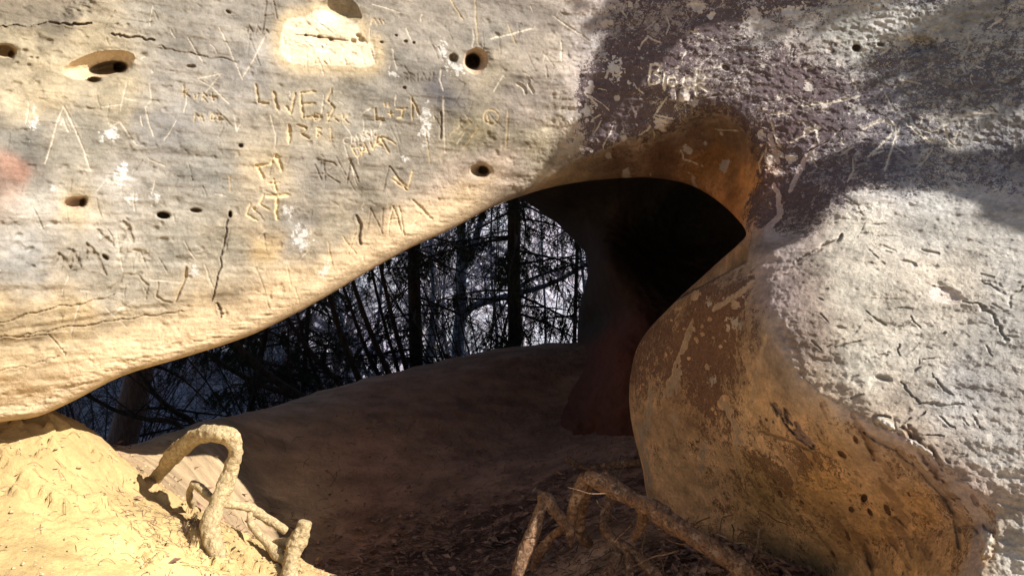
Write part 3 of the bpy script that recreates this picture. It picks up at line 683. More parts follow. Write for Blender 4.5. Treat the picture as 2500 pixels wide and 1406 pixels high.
# the wall to the right : Block
BLK = (.66, .60, .50)
let([[(1589,158),(1587,180),(1584,206)],[(1589,158),(1604,157),(1613,164),(1609,172),(1597,180)],[(1597,180),(1611,186),(1614,196),(1602,205),(1584,207)],[(1623,178),(1622,222)],arc(1643,199,11,11,0,360,16),arc(1681,202,13,12,-50,-310),[(1703,168),(1700,200),(1699,232)],[(1725,188),(1702,206)],[(1702,206),(1729,224)]], 3.6, .006, (.74,.68,.58), 1.0, .10)
let([smooth_poly([(2106,317),(2142,298),(2170,298),(2180,323),(2154,352),(2119,384)],3),smooth_poly([(2180,298),(2190,320),(2176,370),(2160,416)],3),smooth_poly([(1959,259),(2030,250),(2100,235)],3),[(2212,300),(2245,328),(2285,352)],smooth_poly([(2310,305),(2340,285),(2400,275),(2440,280)],3),smooth_poly([(2305,304),(2314,339),(2337,362)],3),[(2480,330),(2482,350),(2478,362)]], 3.0, .005, BLK, .8)
let([[(1885,280),(1905,275),(1930,276)],[(1880,290),(1893,330),(1905,360)],[(1990,305),(2000,350)],[(2053,320),(2060,352)],smooth_poly([(1960,300),(1990,318),(2000,310),(1930,350)],3),[(1350,40),(1440,100)],[(1430,230),(1460,260)],[(1200,95),(1300,70)],[(1370,100),(1372,150)],[(1600,290),(1630,300)]], 3, .006, BLK, .7)
stroke([(1262,205),(1280,220),(1283,230)], 7, .012, BLK, .6); stroke([(1290,205),(1302,228)], 6, .012, BLK, .6)
stroke([(2060,315),(2030,340),(1990,360),(1950,385)], 4, .012, (.10, .07, .09), .7)
# sunlit boulder gouges
B1 = (.46, .43, .38)
def gouge(pts, w_=6, dep=.014): stroke(smooth_poly(pts, 3), w_ * .62, dep * .30, B1, .25, wm=3.2)
gouge([(2140,588),(2142,578),(2196,578),(2192,590),(2146,590)], 4.5); gouge([(2136,598),(2160,604),(2186,614)], 5)
gouge([(2112,542),(2092,578),(2064,590)], 4); gouge([(2100,570),(2132,570)], 4); gouge([(2130,548),(2164,546)], 3)
stroke([(2056,574),(2045,588),(2010,600),(1980,622),(1945,640)], 8, .022, None)
gouge([(2032,474),(2072,486),(2108,526)], 4); gouge([(2396,686),(2430,705),(2460,718),(2500,700)], 8, .02); gouge([(2400,684),(2450,700)], 5)
gouge([(2352,738),(2390,750),(2425,775),(2440,800),(2458,838)], 12, .03); gouge([(2460,718),(2462,745)], 8)
for g_ in ([(2040,850),(2070,842),(2116,830)],[(2020,846),(2060,830),(2112,786)],[(2068,934),(2096,914)],[(2196,934),(2225,915),(2248,870)],[(2196,934),(2220,960),(2244,986)],[(2124,874),(2160,862),(2196,846)],
           [(2276,914),(2300,940),(2328,962)],[(2116,758),(2140,780),(2164,794)],[(2000,765),(2022,788)],[(2104,890),(2140,870)],[(2190,850),(2195,868)],[(2210,865),(2250,842)],[(2230,905),(2244,895)],[(1980,830),(2010,855)],
           [(2105,645),(2130,640)],[(2150,642),(2160,648)],[(2200,640),(2236,648)],[(2290,1015),(2330,1042)],[(2350,1020),(2366,1040)],[(2376,1015),(2392,1034)],[(2240,988),(2300,985),(2350,985)],[(2410,840),(2425,870)],[(2225,775),(2245,800)],[(2260,700),(2310,680)],[(2240,725),(2280,695)]):
    gouge(g_, rs.uniform(4.5, 8.5), rs.uniform(.008, .026))
hole(2160, 925, 26, 9, 10, .018, 2, None, .6); hole(2050, 800, 18, 6, 10, .010, 2, None, .6)
for (cx_, cy_, r1, r2) in ((2310,720,62,34),):
    pass
hole(2310, 722, 42, 20, 8, .014, 2, (.66, .58, .52))
for i in range(30):
    a = rs.uniform(1980, 2480); b = rs.uniform(560, 1380)
    if b > 1000 + (a - 2050) * .55 - 20: continue
    an = rs.uniform(-.9, .9); L = rs.uniform(10, 50)
    stroke([(a, b), (a + L * math.cos(an), b + L * math.sin(an))], rs.uniform(2, 5), rs.uniform(.003, .009), B1, .25)
# many faint scratches on the left wall
for i in range(190):
    a = rs.uniform(20, 1380); b = rs.uniform(10, 780)
    if b > 800 - .00035 * a * a + 20: continue
    an = rs.normal(1.5, .35) if rs.rand() < .65 else rs.uniform(0, 3.1); L = rs.uniform(8, 60) * (1 if rs.rand() < .8 else 1.8)
    pts = [(a, b), (a + .5 * L * math.cos(an) + rs.normal(0, 2), b + .5 * L * math.sin(an)), (a + L * math.cos(an), b + L * math.sin(an))]
    if rs.rand() < .5: stroke(pts, rs.uniform(1.2, 2.4), .003, PALE, .6)
    else: stroke(pts, rs.uniform(1.2, 2.4), .0035, DARKC, .2)
for i in range(60):
    a = rs.uniform(1400, 2460); b = rs.uniform(10, 420); an = rs.uniform(0, 3.1); L = rs.uniform(15, 60)
    stroke([(a, b), (a + L * .5 * math.cos(an) + rs.normal(0, 5), b + L * .5 * math.sin(an)), (a + L * math.cos(an), b + L * math.sin(an))], rs.uniform(1.3, 2.4), .004, BLK, .55)
# cracks and strata
def crack(pts, w_=3.5, dep=.016, tint=(.14,.10,.07), ta=.75):
    p = smooth_poly(pts, 6); p = p + rs.normal(0, 1.8, p.shape); stroke(p, w_ * .75, dep * .7, tint, ta * .85)
crack([(562,522),(554,547),(544,605),(534,672),(518,733)], 4); crack([(530,740),(540,760),(541,776)], 5)
crack([(268,82),(300,90),(345,92),(380,100)], 5, .02); crack([(385,112),(420,122),(470,132),(520,142),(580,152)], 2.5, .008)
crack([(0,62),(60,64),(130,58),(180,60),(225,56)], 5, .03)
crack([(0,790),(60,770),(120,755),(200,740),(280,720)], 3.5, .012, (.36,.26,.15), .6); crack([(0,822),(80,815),(160,800),(230,790),(300,780),(380,770),(450,757)], 3.5, .012, (.36,.26,.15), .6)
crack([(40,825),(110,818),(150,850),(160,870)], 2.5, .01, (.34,.24,.14), .6); crack([(0,906),(60,895),(110,880),(140,870)], 2.5, .008, (.40,.29,.17), .5)
crack([(1430,240),(1450,300),(1440,340)], 2.5, .008, (.1,.08,.09), .6); crack([(1900,60),(1905,20)], 3, .01, (.1,.08,.09), .7); crack([(1915,150),(1930,120),(1940,118),(1932,160)], 3, .012, (.1,.08,.09), .7)
for i in range(22):
    a = rs.uniform(1850, 2450); b = rs.uniform(130, 300)
    crack([(a, b), (a + rs.uniform(10, 25), b + rs.uniform(5, 14)), (a + rs.uniform(28, 50), b + rs.uniform(10, 30))], 2.5, .008, (.1,.09,.1), .6)
# stepped strata on the warm foot of the left wall
stp = PY + .16 * PX + 14 * fbm(X0, Y0, Z0, 2, octv=3, seed=14)
sl_ = leftlow * (1 - sstep(380, 760, PX))
disp += sl_ * .014 * (sstep(800, 812, stp) - .6 * sstep(838, 900, stp) + .7 * sstep(955, 975, stp) - .5 * sstep(985, 1080, stp))
# overhanging slab in the top left corner (hollow above the crack)
tl = (1 - sstep(48, 64, PY + 8 * nz - 8 * np.sin(PX / 40))) * (1 - sstep(160, 250, PX + 60 * mot + .6 * PY))
disp += .05 * tl; COL = COL * (1 - .55 * tl[..., None]) + np.array([.20, .17, .13]) * .55 * tl[..., None]

disp *= np.clip(.12 + edge_fade, 0, 1)
disp *= np.where(vis, 1, 1)
# bring relief to metres along the viewing ray
Df = D + disp
X1 = (PX - 1250) / F * Df; Z1 = CAMZ - (PY - 703) / F * Df
V = np.stack([X1, Df, Z1], -1).reshape(-1, 3)
idx = np.arange(H * W_).reshape(H, W_)
q = np.stack([idx[:-1, :-1], idx[1:, :-1], idx[1:, 1:], idx[:-1, 1:]], -1).reshape(-1, 4)
kv = keepv.ravel()
# a face is kept if no vertex is deep inside the opening and it is not made of snapped vertices alone
sn = snap.ravel()
ok = kv[q].all(1) & ~(sn[q].all(1))
q = q[ok]
used = np.unique(q); remap = np.full(H * W_, -1); remap[used] = np.arange(len(used))
arch = empty('sandstone_arch', (0, 3.2, 0))
tag(arch, 'large sandstone rock wall with carved letters, round holes and a low arched opening under it', 'rock arch')
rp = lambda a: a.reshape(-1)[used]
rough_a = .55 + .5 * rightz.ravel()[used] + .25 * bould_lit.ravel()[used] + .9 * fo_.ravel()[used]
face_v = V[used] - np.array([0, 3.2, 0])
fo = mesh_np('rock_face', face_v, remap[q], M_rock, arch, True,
        {'patina_shade': rp(patina_shade), 'lichen': rp(lichen), 'rough': rough_a}, COL.reshape(-1, 3)[used])
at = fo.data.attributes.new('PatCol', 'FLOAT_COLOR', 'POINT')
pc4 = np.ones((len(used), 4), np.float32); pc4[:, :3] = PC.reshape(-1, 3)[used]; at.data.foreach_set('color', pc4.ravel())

# ------------------------------------------------------------------ inner rock: cave wall, pillar and the window to the forest
bk = [(-1500,1500),(-1000,1330),(-600,1150),(-300,1050),(0,985),(90,970),(180,930),(300,870),(450,825),(600,780),(700,735),(800,680),(900,620),(1000,565),(1100,520),(1180,475),(1232,462),(1262,478),
      (1290,497),(1320,516),(1360,545),(1395,580),(1425,610),(1437,640),(1434,680),(1422,720),(1413,760),(1410,810),(1409,866),(1400,900),(1330,960),(1250,1100),(1100,2600),(-600,2600),(-1500,2200)]
Bpts = [(-3500,700,2.7),(-900,900,3.0),(0,900,3.5),(300,700,3.7),(600,600,4.0),(900,450,4.3),(1100,400,4.7),(1200,440,5.2),(1262,478,5.8),(1340,500,6.0),(1437,640,6.1),(1420,760,6.3),(1409,870,6.3),
        (1450,640,5.75),(1520,600,5.75),(1560,680,5.55),(1450,780,6.25),(1475,800,5.9),(1500,850,5.35),(1560,850,5.2),(1520,740,5.5),(1640,900,5.1),(1440,950,5.5),(1365,1000,5.66),(1330,1045,5.5),(1420,1120,5.0),(1250,1200,5.6),(1450,1050,5.2),(1550,1050,5.0),
        (1650,600,6.4),(1750,560,6.3),(1650,460,6.0),(1450,500,6.0),(1500,350,5.2),(1900,500,5.4),(1900,800,4.6),(2300,700,4.6),(2300,100,5.4),(1250,-100,5.6),(0,-600,5.0),(3000,500,5.0),(7000,700,8.5),(3000,-4500,9),(-2500,-4500,6),(1500,1900,4.4),(3000,1900,4.0)]
fitB = tps_fit([p[:2] for p in Bpts], [p[2] for p in Bpts])
bx = axis(1180, 1950, 4, -3500, 7500, 1.2); by = axis(400, 1150, 4, -5200, 3000, 1.2)
QX, QY = np.meshgrid(bx, by)
nb, _, ncx, ncy = poly_dist(QX, QY, bk, True); inb = inside(QX, QY, bk)
stepx = np.gradient(bx)[None, :] * np.ones_like(QY); stepy = np.gradient(by)[:, None] * np.ones_like(QX)
snb = inb & (nb < 1.45 * np.maximum(stepx, stepy))
QX = np.where(snb, ncx, QX); QY = np.where(snb, ncy, QY)
tB = np.clip(1 - np.where(inb, 0, nb) / 60, 0, 1)
DB = np.clip(tps_eval(fitB, QX, QY), 2.4, 9.5) + .35 * (1 - np.sqrt(1 - tB * tB)) * (QX > 1200)
xb = (QX - 1250) / F * DB; zb = CAMZ - (QY - 703) / F * DB
DB = DB + .13 * fbm(xb, DB, zb, 2.2, octv=6, seed=3, gain=.55) + .010 * fbm(xb, DB, zb, 20, octv=3, seed=5)
xb = (QX - 1250) / F * DB; zb = CAMZ - (QY - 703) / F * DB
VB = np.stack([xb, DB, zb], -1).reshape(-1, 3)
hb, wb = QX.shape; ib = np.arange(hb * wb).reshape(hb, wb)
qb = np.stack([ib[:-1, :-1], ib[1:, :-1], ib[1:, 1:], ib[:-1, 1:]], -1).reshape(-1, 4)
kb = ((~inb) | snb).ravel(); qb = qb[kb[qb].all(1) & ~snb.ravel()[qb].all(1)]
ub = np.unique(qb); rb = np.full(hb * wb, -1); rb[ub] = np.arange(len(ub))
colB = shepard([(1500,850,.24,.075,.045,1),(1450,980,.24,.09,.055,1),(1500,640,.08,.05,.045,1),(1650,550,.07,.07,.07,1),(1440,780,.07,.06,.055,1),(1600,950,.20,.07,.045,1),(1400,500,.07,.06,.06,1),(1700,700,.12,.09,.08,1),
                (200,500,.3,.25,.2,1),(3000,300,.25,.22,.2,1)], QX, QY).reshape(-1, 3)[ub] * .40  # inner wall colours darkened to paint in the cave's shade
def small_attrs(n, p=.3, r=.8): return {'patina_shade': np.full(n, p), 'lichen': np.zeros(n), 'rough': np.full(n, r)}
def patcol(o, c):
    at = o.data.attributes.new('PatCol', 'FLOAT_COLOR', 'POINT'); a = np.ones((len(o.data.vertices), 4), np.float32); a[:, :3] = c; at.data.foreach_set('color', a.ravel())
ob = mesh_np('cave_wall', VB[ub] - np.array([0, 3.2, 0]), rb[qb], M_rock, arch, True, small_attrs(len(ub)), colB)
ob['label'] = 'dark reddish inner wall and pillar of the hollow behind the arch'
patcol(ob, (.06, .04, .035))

# ceiling of the passage: from the front rim back to the inner rock
ro = np.vstack([rim_s[:, :2]])
tg = np.gradient(ro, axis=0); nrm = np.stack([tg[:, 1], -tg[:, 0]], -1); nrm /= np.linalg.norm(nrm, axis=1)[:, None]
# outward = away from the opening
test = inside(ro[:, 0] + nrm[:, 0] * 4, ro[:, 1] + nrm[:, 1] * 4, open_poly)
nrm[test] *= -1
K = 14; rings = []
endoff = np.interp(np.arange(len(ro)), [0, 60, 84, 92, 110, len(ro)-1], [30, 30, 60, 200, 200, 160])
dA = front_base(ro[:, 0] + nrm[:, 0] * 5, ro[:, 1] + nrm[:, 1] * 5, np.full(len(ro), 5.0), rim_s[:, 2])[0] + .03
endp = ro + nrm * endoff[:, None]
dE = np.clip(tps_eval(fitB, endp[:, 0], endp[:, 1]), 2.4, 9)
dE = np.maximum(dE, dA + .3)
for k in range(K + 1):
    t = k / K; off = 4 + (endoff - 4) * (t ** .8)
    pxy = ro + nrm * off[:, None]; d = dA + (dE + .05 - dA) * t
    if 0 < k < K: d = d + .03 * fbm(pxy[:, 0] / 300, d, pxy[:, 1] / 300, 4, octv=3, seed=7)
    rings.append(np.stack([(pxy[:, 0] - 1250) / F * d, d, CAMZ - (pxy[:, 1] - 703) / F * d], -1))
rv = np.array(rings); nK, nR = rv.shape[:2]
ii = np.arange(nK * nR).reshape(nK, nR)
qr = np.stack([ii[:-1, :-1], ii[1:, :-1], ii[1:, 1:], ii[:-1, 1:]], -1).reshape(-1, 4)
oc = mesh_np('arch_underside', rv.reshape(-1, 3) - np.array([0, 3.2, 0]), qr, M_rock, arch, True, small_attrs(nK * nR), np.tile(np.array([[.36, .24, .14]]), (nK * nR, 1)))
patcol(oc, (.14, .09, .06))
# crown and outer flanks closing the mass between both faces
def edge_line(Vg, n0, n1, which):
    g = Vg.reshape(n0, n1, 3)
    return {'top': g[0], 'left': g[:, 0], 'right': g[:, -1]}[which]
tb = []
for wch in ('top', 'left', 'right'):
    a = edge_line(V, H, W_, wch); b = edge_line(VB, hb, wb, wch)
    s1 = np.linspace(0, 1, len(a)); s2 = np.linspace(0, 1, 60)
    def rs_(L):
        cum = np.concatenate([[0], np.cumsum(np.linalg.norm(np.diff(L, axis=0), axis=1))]); cum /= cum[-1]
        return np.stack([np.interp(s2, cum, L[:, i]) for i in range(3)], -1)
    tb.append((rs_(a), rs_(b)))
vv = []; ff = []
for a, b in tb:
    k0 = len(vv); vv += a.tolist() + b.tolist()
    for i in range(59): ff.append([k0 + i, k0 + i + 1, k0 + 61 + i, k0 + 60 + i])
oc2 = mesh_np('rock_crown', np.array(vv) - np.array([0, 3.2, 0]), np.array(ff), M_rock, arch, True, small_attrs(len(vv)), np.tile(np.array([[.35, .31, .26]]), (len(vv), 1)))
patcol(oc2, (.14, .12, .11))

# ------------------------------------------------------------------ GROUND
gp = []
def G(px, py, Y): x, y, z = P(px, py, Y); gp.append((x, y, z))
for a in ((0,1033,2.95),(80,1030,2.95),(150,1062,3.0),(240,1092,3.15),(-200,1010,2.9),(-500,980,2.8),
          (0,1120,2.8),(150,1150,2.9),(300,1180,3.1),(400,1215,3.25),(0,1250,2.6),(200,1280,2.7),(400,1300,2.9),(0,1406,2.3),(300,1406,2.5),(530,1406,2.8),(560,1330,3.0),(470,1250,3.3),
          (245,1092,3.5),(330,1102,3.6),(420,1088,4.1),(460,1066,4.5),(480,1150,4.2),(350,1100,4.1),(280,1110,4.0),(600,1150,4.8),(600,1280,4.3),(660,1400,4.0),(520,1230,3.9),
          (700,990,5.5),(850,952,5.8),(1000,915,6.0),(1250,872,6.2),(1410,860,6.2),(1600,850,6.0),(2000,900,5.4),
          (800,1400,4.05),(1000,1400,4.1),(1200,1400,3.9),(1000,1200,4.85),(1200,1050,5.4),(800,1100,5.1),(1400,1150,4.7),(1400,1000,5.6),(1550,1150,4.4),
          (1330,1406,3.55),(1450,1370,3.45),(1560,1406,3.2),(1700,1390,3.05),(1830,1360,2.95),(1880,1406,2.8),(1600,1290,3.6),(1500,1230,4.0),
          (1960,1406,3.15),(2100,1440,3.25),(2300,1500,3.2),(2500,1700,2.4),(-500,1300,2.4),(0,1150,4.4),(100,1130,4.9),(250,1112,5.4),(-300,1150,4.4),(400,1085,6.4),(150,1115,4.1),(330,1098,4.6),(500,1072,5.6),(600,1040,6.2),(800,978,6.8),(900,950,6.8),(560,1034,5.0)): G(*a)
gp += [(0,0,0),(2,0,.1),(-2,0,.1),(0,1.2,.08),(1.5,1.0,.08),(-1.5,1.0,.2),(0,2.2,.22),(1.2,2.0,.12),(-.6,2.4,.35),(6,0,.5),(-6,0,.4),(0,-8,-.2),(6,3,.8),(-5,3,.9),(-4,5.5,.3),(-6,9,-1.5),(6,9,.2),(6,6,1.0),
       (-1,7.5,.55),(-2.5,7.0,.1),(1,7.8,.7),(0,9.5,-.4),(-3,10,-1.1),(3,10,-.3),(0,13,-2.2),(-6,14,-3),(6,14,-2.2),(0,20,-4.5),(-12,20,-4.5),(12,20,-4.5),(14,0,.6),(-14,0,.4),(0,-14,-.3),(14,-14,0),(-14,-14,0)]
fitG = tps_fit([p[:2] for p in gp], [p[2] for p in gp], 1e-5)
ax = axis(-2.2, 1.4, .009, -400, 400, 1.09); ay = axis(2.3, 6.6, .009, -400, 60, 1.09)
GX, GY = np.meshgrid(ax, ay)
def ground_z(X, Y):
    cx_ = np.clip(X, -14, 14); cy_ = np.clip(Y, -14, 21)
    z = tps_eval(fitG, cx_, cy_)
    return z
GZ = ground_z(GX, GY)
def litter_w(X, Y): return .30 + .65 * np.exp(-(((X + .1) / .9) ** 2 + ((Y - 4.15) / .5) ** 2)) + .6 * np.exp(-(((X - .9) / .45) ** 2 + ((Y - 3.2) / .5) ** 2))
nearm = (1 - sstep(8, 14, np.abs(GX))) * (1 - sstep(9, 14, np.abs(GY - 3)))
GZ0 = GZ.copy()
Zr = GZ * 0
bank = sstep(.0, .25, -(GX + .45) - (GY - 3.0) * .55) * (1 - sstep(3.2, 3.5, GY))
GZ = GZ + .016 * fbm(GX, GY, Zr, 1.4, octv=4, seed=101) * nearm + .020 * fbm(GX, GY, Zr, 6, octv=5, seed=111, gain=.55) * nearm
rd_ = np.abs(fbm(GX, GY, Zr, 9, 16, octv=4, seed=130))
GZ += -.004 * np.clip(.12 - rd_, 0, 1) / .12 * np.clip(bank, 0, 1) * sstep(2.45, 2.9, GY)
GZ += .006 * fbm(GX, GY, Zr, 30, octv=4, seed=121, gain=.6) * nearm
lump = np.clip(fbm(GX, GY, Zr, 5, 7, octv=4, seed=160), 0, 1)
GZ += .035 * lump * np.clip(bank, 0, 1)
stepn = fbm(GX, GY, Zr, 3.5, 6, octv=5, seed=170, gain=.6)
GZ += .014 * np.clip(bank, 0, 1) * fbm(GX, GY, Zr, 12, 20, octv=5, seed=175, gain=.65) * sstep(2.3, 2.9, GY)
GZ += .036 * sstep(-.02, .04, stepn) * np.clip(bank, 0, 1) * sstep(2.5, 2.8, GY)
# low vertical scarp between the sandy bank and the cave floor
GZ = GZ + .3 * fbm(GX, GY, Zr, .02, octv=4, seed=140) * sstep(20, 60, np.abs(GX))
bk_ = np.clip(bank, 0, 1)[..., None]
base = np.array([.34, .20, .135]); sandc = np.array([.44, .31, .145])
GC = base * (1 - bk_) + sandc * bk_
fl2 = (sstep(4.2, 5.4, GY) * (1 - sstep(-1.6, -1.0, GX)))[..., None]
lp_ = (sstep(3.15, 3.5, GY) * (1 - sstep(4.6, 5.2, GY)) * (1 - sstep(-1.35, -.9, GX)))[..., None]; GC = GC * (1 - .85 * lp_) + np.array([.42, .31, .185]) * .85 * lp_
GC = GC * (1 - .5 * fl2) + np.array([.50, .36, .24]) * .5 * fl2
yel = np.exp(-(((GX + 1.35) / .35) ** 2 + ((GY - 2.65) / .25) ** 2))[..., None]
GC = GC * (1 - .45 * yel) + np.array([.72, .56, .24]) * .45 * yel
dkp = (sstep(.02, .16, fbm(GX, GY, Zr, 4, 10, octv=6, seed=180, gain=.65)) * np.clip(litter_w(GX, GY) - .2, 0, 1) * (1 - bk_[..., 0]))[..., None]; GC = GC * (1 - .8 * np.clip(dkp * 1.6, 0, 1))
dk = (sstep(4.6, 5.8, GY) * sstep(-1.2, .2, GX))[..., None]; GC = GC * (1 - .45 * dk)  # floor darkened towards the pillar, cave shade put into the sand colour
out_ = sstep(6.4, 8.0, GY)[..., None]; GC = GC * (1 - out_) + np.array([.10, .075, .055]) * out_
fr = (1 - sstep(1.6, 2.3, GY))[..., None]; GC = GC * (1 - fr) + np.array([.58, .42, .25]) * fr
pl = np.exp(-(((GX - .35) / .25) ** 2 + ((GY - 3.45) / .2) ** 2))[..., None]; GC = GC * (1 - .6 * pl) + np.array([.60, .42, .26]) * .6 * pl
GC = GC * np.clip(1 + .30 * fbm(GX, GY, Zr, 2.5, 4, octv=6, seed=150, gain=.62) + .45 * fbm(GX, GY, Zr, 6, 16, octv=5, seed=155, gain=.6) * (1 - bk_[..., 0] * .6), .3, 1.7)[..., None]
litter = .25 + .75 * sstep(.3, -.2, np.abs(GX - .0) - .6 + 0) * 0
litter = .30 + .55 * np.exp(-(((GX + .2) / .8) ** 2 + ((GY - 4.2) / .45) ** 2)) + .55 * np.exp(-(((GX - .9) / .45) ** 2 + ((GY - 3.2) / .5) ** 2)) - .25 * np.clip(bank, 0, 1)
litter = np.clip(litter, 0, 1)
hg, wg = GX.shape; ig = np.arange(hg * wg).reshape(hg, wg)
qg = np.stack([ig[:-1, :-1], ig[:-1, 1:], ig[1:, 1:], ig[1:, :-1]], -1).reshape(-1, 4)
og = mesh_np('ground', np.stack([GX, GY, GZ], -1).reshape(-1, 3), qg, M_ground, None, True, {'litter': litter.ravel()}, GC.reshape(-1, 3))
tag(og, 'sandy floor and pale sand bank below the rock arch', 'ground', kind='structure')

def gz(x, y):
    j = np.clip(np.searchsorted(ax, x), 1, len(ax) - 1); i = np.clip(np.searchsorted(ay, y), 1, len(ay) - 1)
    return GZ[i, j]

# hillside across the valley
hx = np.linspace(-160, 160, 160); hy = np.concatenate([np.linspace(17, 60, 60), np.linspace(62, 260, 50)])
HX, HY = np.meshgrid(hx, hy)
def hill_z(X, Y): return -7.5 + 1.15 * np.maximum(Y - 22, 0) * (1 - .0021 * np.maximum(Y - 22, 0)) + 3 * fbm(X, Y, X * 0, .03, octv=3, seed=7) + .5 * fbm(X, Y, X * 0, .2, octv=4, seed=8)
HZ = hill_z(HX, HY)
ih = np.arange(HX.size).reshape(HX.shape)
qh = np.stack([ih[:-1, :-1], ih[:-1, 1:], ih[1:, 1:], ih[1:, :-1]], -1).reshape(-1, 4)
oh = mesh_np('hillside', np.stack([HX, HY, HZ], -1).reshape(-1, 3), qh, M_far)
tag(oh, 'sunlit leaf covered hillside across the valley', 'hillside', kind='structure')

# ------------------------------------------------------------------ ROOTS
def wob_tube(tb_, pts, rads, seed, sides=26, k=14, amp=.11):
    p = smooth_poly([list(a) + [r] for a, r in zip(pts, rads)], k)
    c = p[:, :3]; r = p[:, 3]
    # round off the ends
    r = r.copy(); r[0] *= .8; r[-1] *= .8
    m = len(c); T = np.gradient(c, axis=0); T /= np.linalg.norm(T, axis=1)[:, None]
    a = np.cross(T[0], [0.3, 1, .2]); a /= np.linalg.norm(a); th = np.linspace(0, 2 * math.pi, sides, endpoint=False)
    rows = []
    for i in range(m):
        a = a - T[i] * a.dot(T[i]); a /= np.linalg.norm(a); b = np.cross(T[i], a)
        ring = c[i] + r[i] * (np.cos(th)[:, None] * a + np.sin(th)[:, None] * b); rows.append(ring)
    V_ = np.array(rows); n_ = fbm(V_[..., 0], V_[..., 1], V_[..., 2], 14, octv=3, seed=seed) * amp * 2.2 + fbm(V_[..., 0], V_[..., 1], V_[..., 2], 60, octv=4, seed=seed + 5, gain=.65) * amp * 2.4 - .07
    TH = np.broadcast_to(th[None], V_.shape[:2]); AL = np.broadcast_to(np.arange(m)[:, None] * .35, V_.shape[:2])
    n_ = n_ + .10 * fbm(np.cos(TH) * 1.6, np.sin(TH) * 1.6, AL * .5, 1.4, octv=3, seed=seed + 9)
    V_ = c[:, None] + (V_ - c[:, None]) * (1 + n_)[..., None]
    b0 = tb_.n; tb_.v.append(V_.reshape(-1, 3))
    for i in range(m - 1):
        for j in range(sides):
            tb_.f.append([b0 + i * sides + j, b0 + i * sides + (j + 1) % sides, b0 + (i + 1) * sides + (j + 1) % sides, b0 + (i + 1) * sides + j])
    tb_.f.append([b0 + j for j in range(sides)][::-1]); tb_.f.append([b0 + (m - 1) * sides + j for j in range(sides)])
    tb_.n += m * sides
def root(name, strands, mat, parent, seed, org, k=10):
    t_ = TB()
    for i, s_ in enumerate(strands):
        wob_tube(t_, [P(a, b, Y) for (a, b, Y, w_) in s_], [w_ / F * Y / 2 * (.84 if mat is M_rootL else 1.06) * (1 + .12 * math.sin(n_ * 2.3 + seed)) for n_, (a, b, Y, w_) in enumerate(s_)], seed + i * 7, k=k)
    o = t_.build(name, mat, parent, True, org)
    rm = o.modifiers.new('remesh', 'REMESH'); rm.mode = 'VOXEL'; rm.voxel_size = .0036; rm.use_smooth_shade = True
    return o
e1 = empty('tree_root', P(540, 1406, 2.9)); O1 = np.array(e1.location)
tag(e1, 'thick pale looping root standing in the sunlight at the left sandy bank', 'root')
root('looping_root', [[(345,1225,3.5,44),(372,1182,3.35,42),(395,1150,3.25,44),(430,1105,3.12,50),(475,1068,3.05,52),(520,1058,3.0,52),(560,1066,3.0,50),(576,1100,3.0,44),(560,1150,3.0,46),(545,1195,2.98,52),(525,1240,2.95,56),(512,1285,2.92,52),(520,1325,2.9,56),(538,1370,2.88,64),(545,1440,2.85,72),(545,1520,2.85,76)]], M_rootL, e1, 1, O1)
root('side_root', [[(540,1225,2.97,30),(570,1232,3.0,30),(610,1240,3.05,30),(655,1268,3.1,30),(700,1296,3.12,30)]], M_rootL, e1, 2, O1)
root('root_stub', [[(540,1235,2.98,20),(510,1212,3.02,26),(490,1192,3.05,24),(468,1178,3.08,22)],[(472,1180,3.08,20),(462,1205,3.12,22),(470,1235,3.2,20)]], M_rootL, e1, 3, O1)
e2 = empty('tree_root', P(720, 1406, 2.9)); O2 = np.array(e2.location)
tag(e2, 'pale root stump cut off at the top beside the looping root, with a forked arm', 'root')
root('stump', [[(745,1272,2.95,44),(738,1300,2.95,50),(722,1335,2.94,54),(710,1370,2.92,56),(705,1440,2.9,58),(700,1500,2.9,60)]], M_rootL, e2, 4, O2)
root('side_root', [[(610,1250,3.02,18),(612,1275,3.0,20),(628,1300,2.99,24),(655,1328,2.97,28),(680,1352,2.96,36),(700,1365,2.95,40)]], M_rootL, e2, 5, O2)
root('side_root', [[(730,1325,2.97,30),(680,1330,3.05,34),(630,1360,3.12,34),(580,1395,3.18,32),(550,1420,3.2,30)],[(560,1370,3.2,14),(590,1385,3.18,16),(615,1395,3.15,14)]], M_rootL, e2, 6, O2)

e3 = empty('tree_root', P(1700, 1330, 2.7)); O3 = np.array(e3.location)
tag(e3, 'long brown root slanting down in the shade across the foot of the boulder', 'root')
root('main_root', [[(1428,1160,2.95,40),(1470,1178,2.92,40),(1520,1205,2.88,42),(1570,1228,2.84,46),(1620,1258,2.8,48),(1680,1300,2.76,50),(1750,1345,2.74,50),(1810,1385,2.72,46),(1860,1430,2.7,42)]], M_rootR, e3, 11, O3)
root('side_root', [[(1432,1158,2.95,36),(1418,1190,2.96,30),(1402,1230,2.98,28),(1396,1270,3.0,24),(1392,1300,3.02,18),(1394,1335,3.04,8)]], M_rootR, e3, 12, O3)
root('side_root', [[(1440,1170,2.98,26),(1430,1210,3.05,24),(1420,1260,3.15,24),(1418,1300,3.2,26),(1440,1330,3.25,24)]], M_rootR, e3, 13, O3)
root('side_root', [[(1560,1230,2.86,26),(1570,1260,2.9,26),(1562,1290,2.95,24),(1545,1318,3.0,20)]], M_rootR, e3, 17, O3)
e4 = empty('tree_root', P(1300, 1380, 3.0)); O4 = np.array(e4.location)
tag(e4, 'bent brown root rising like a knee out of the shaded floor left of the boulder', 'root')
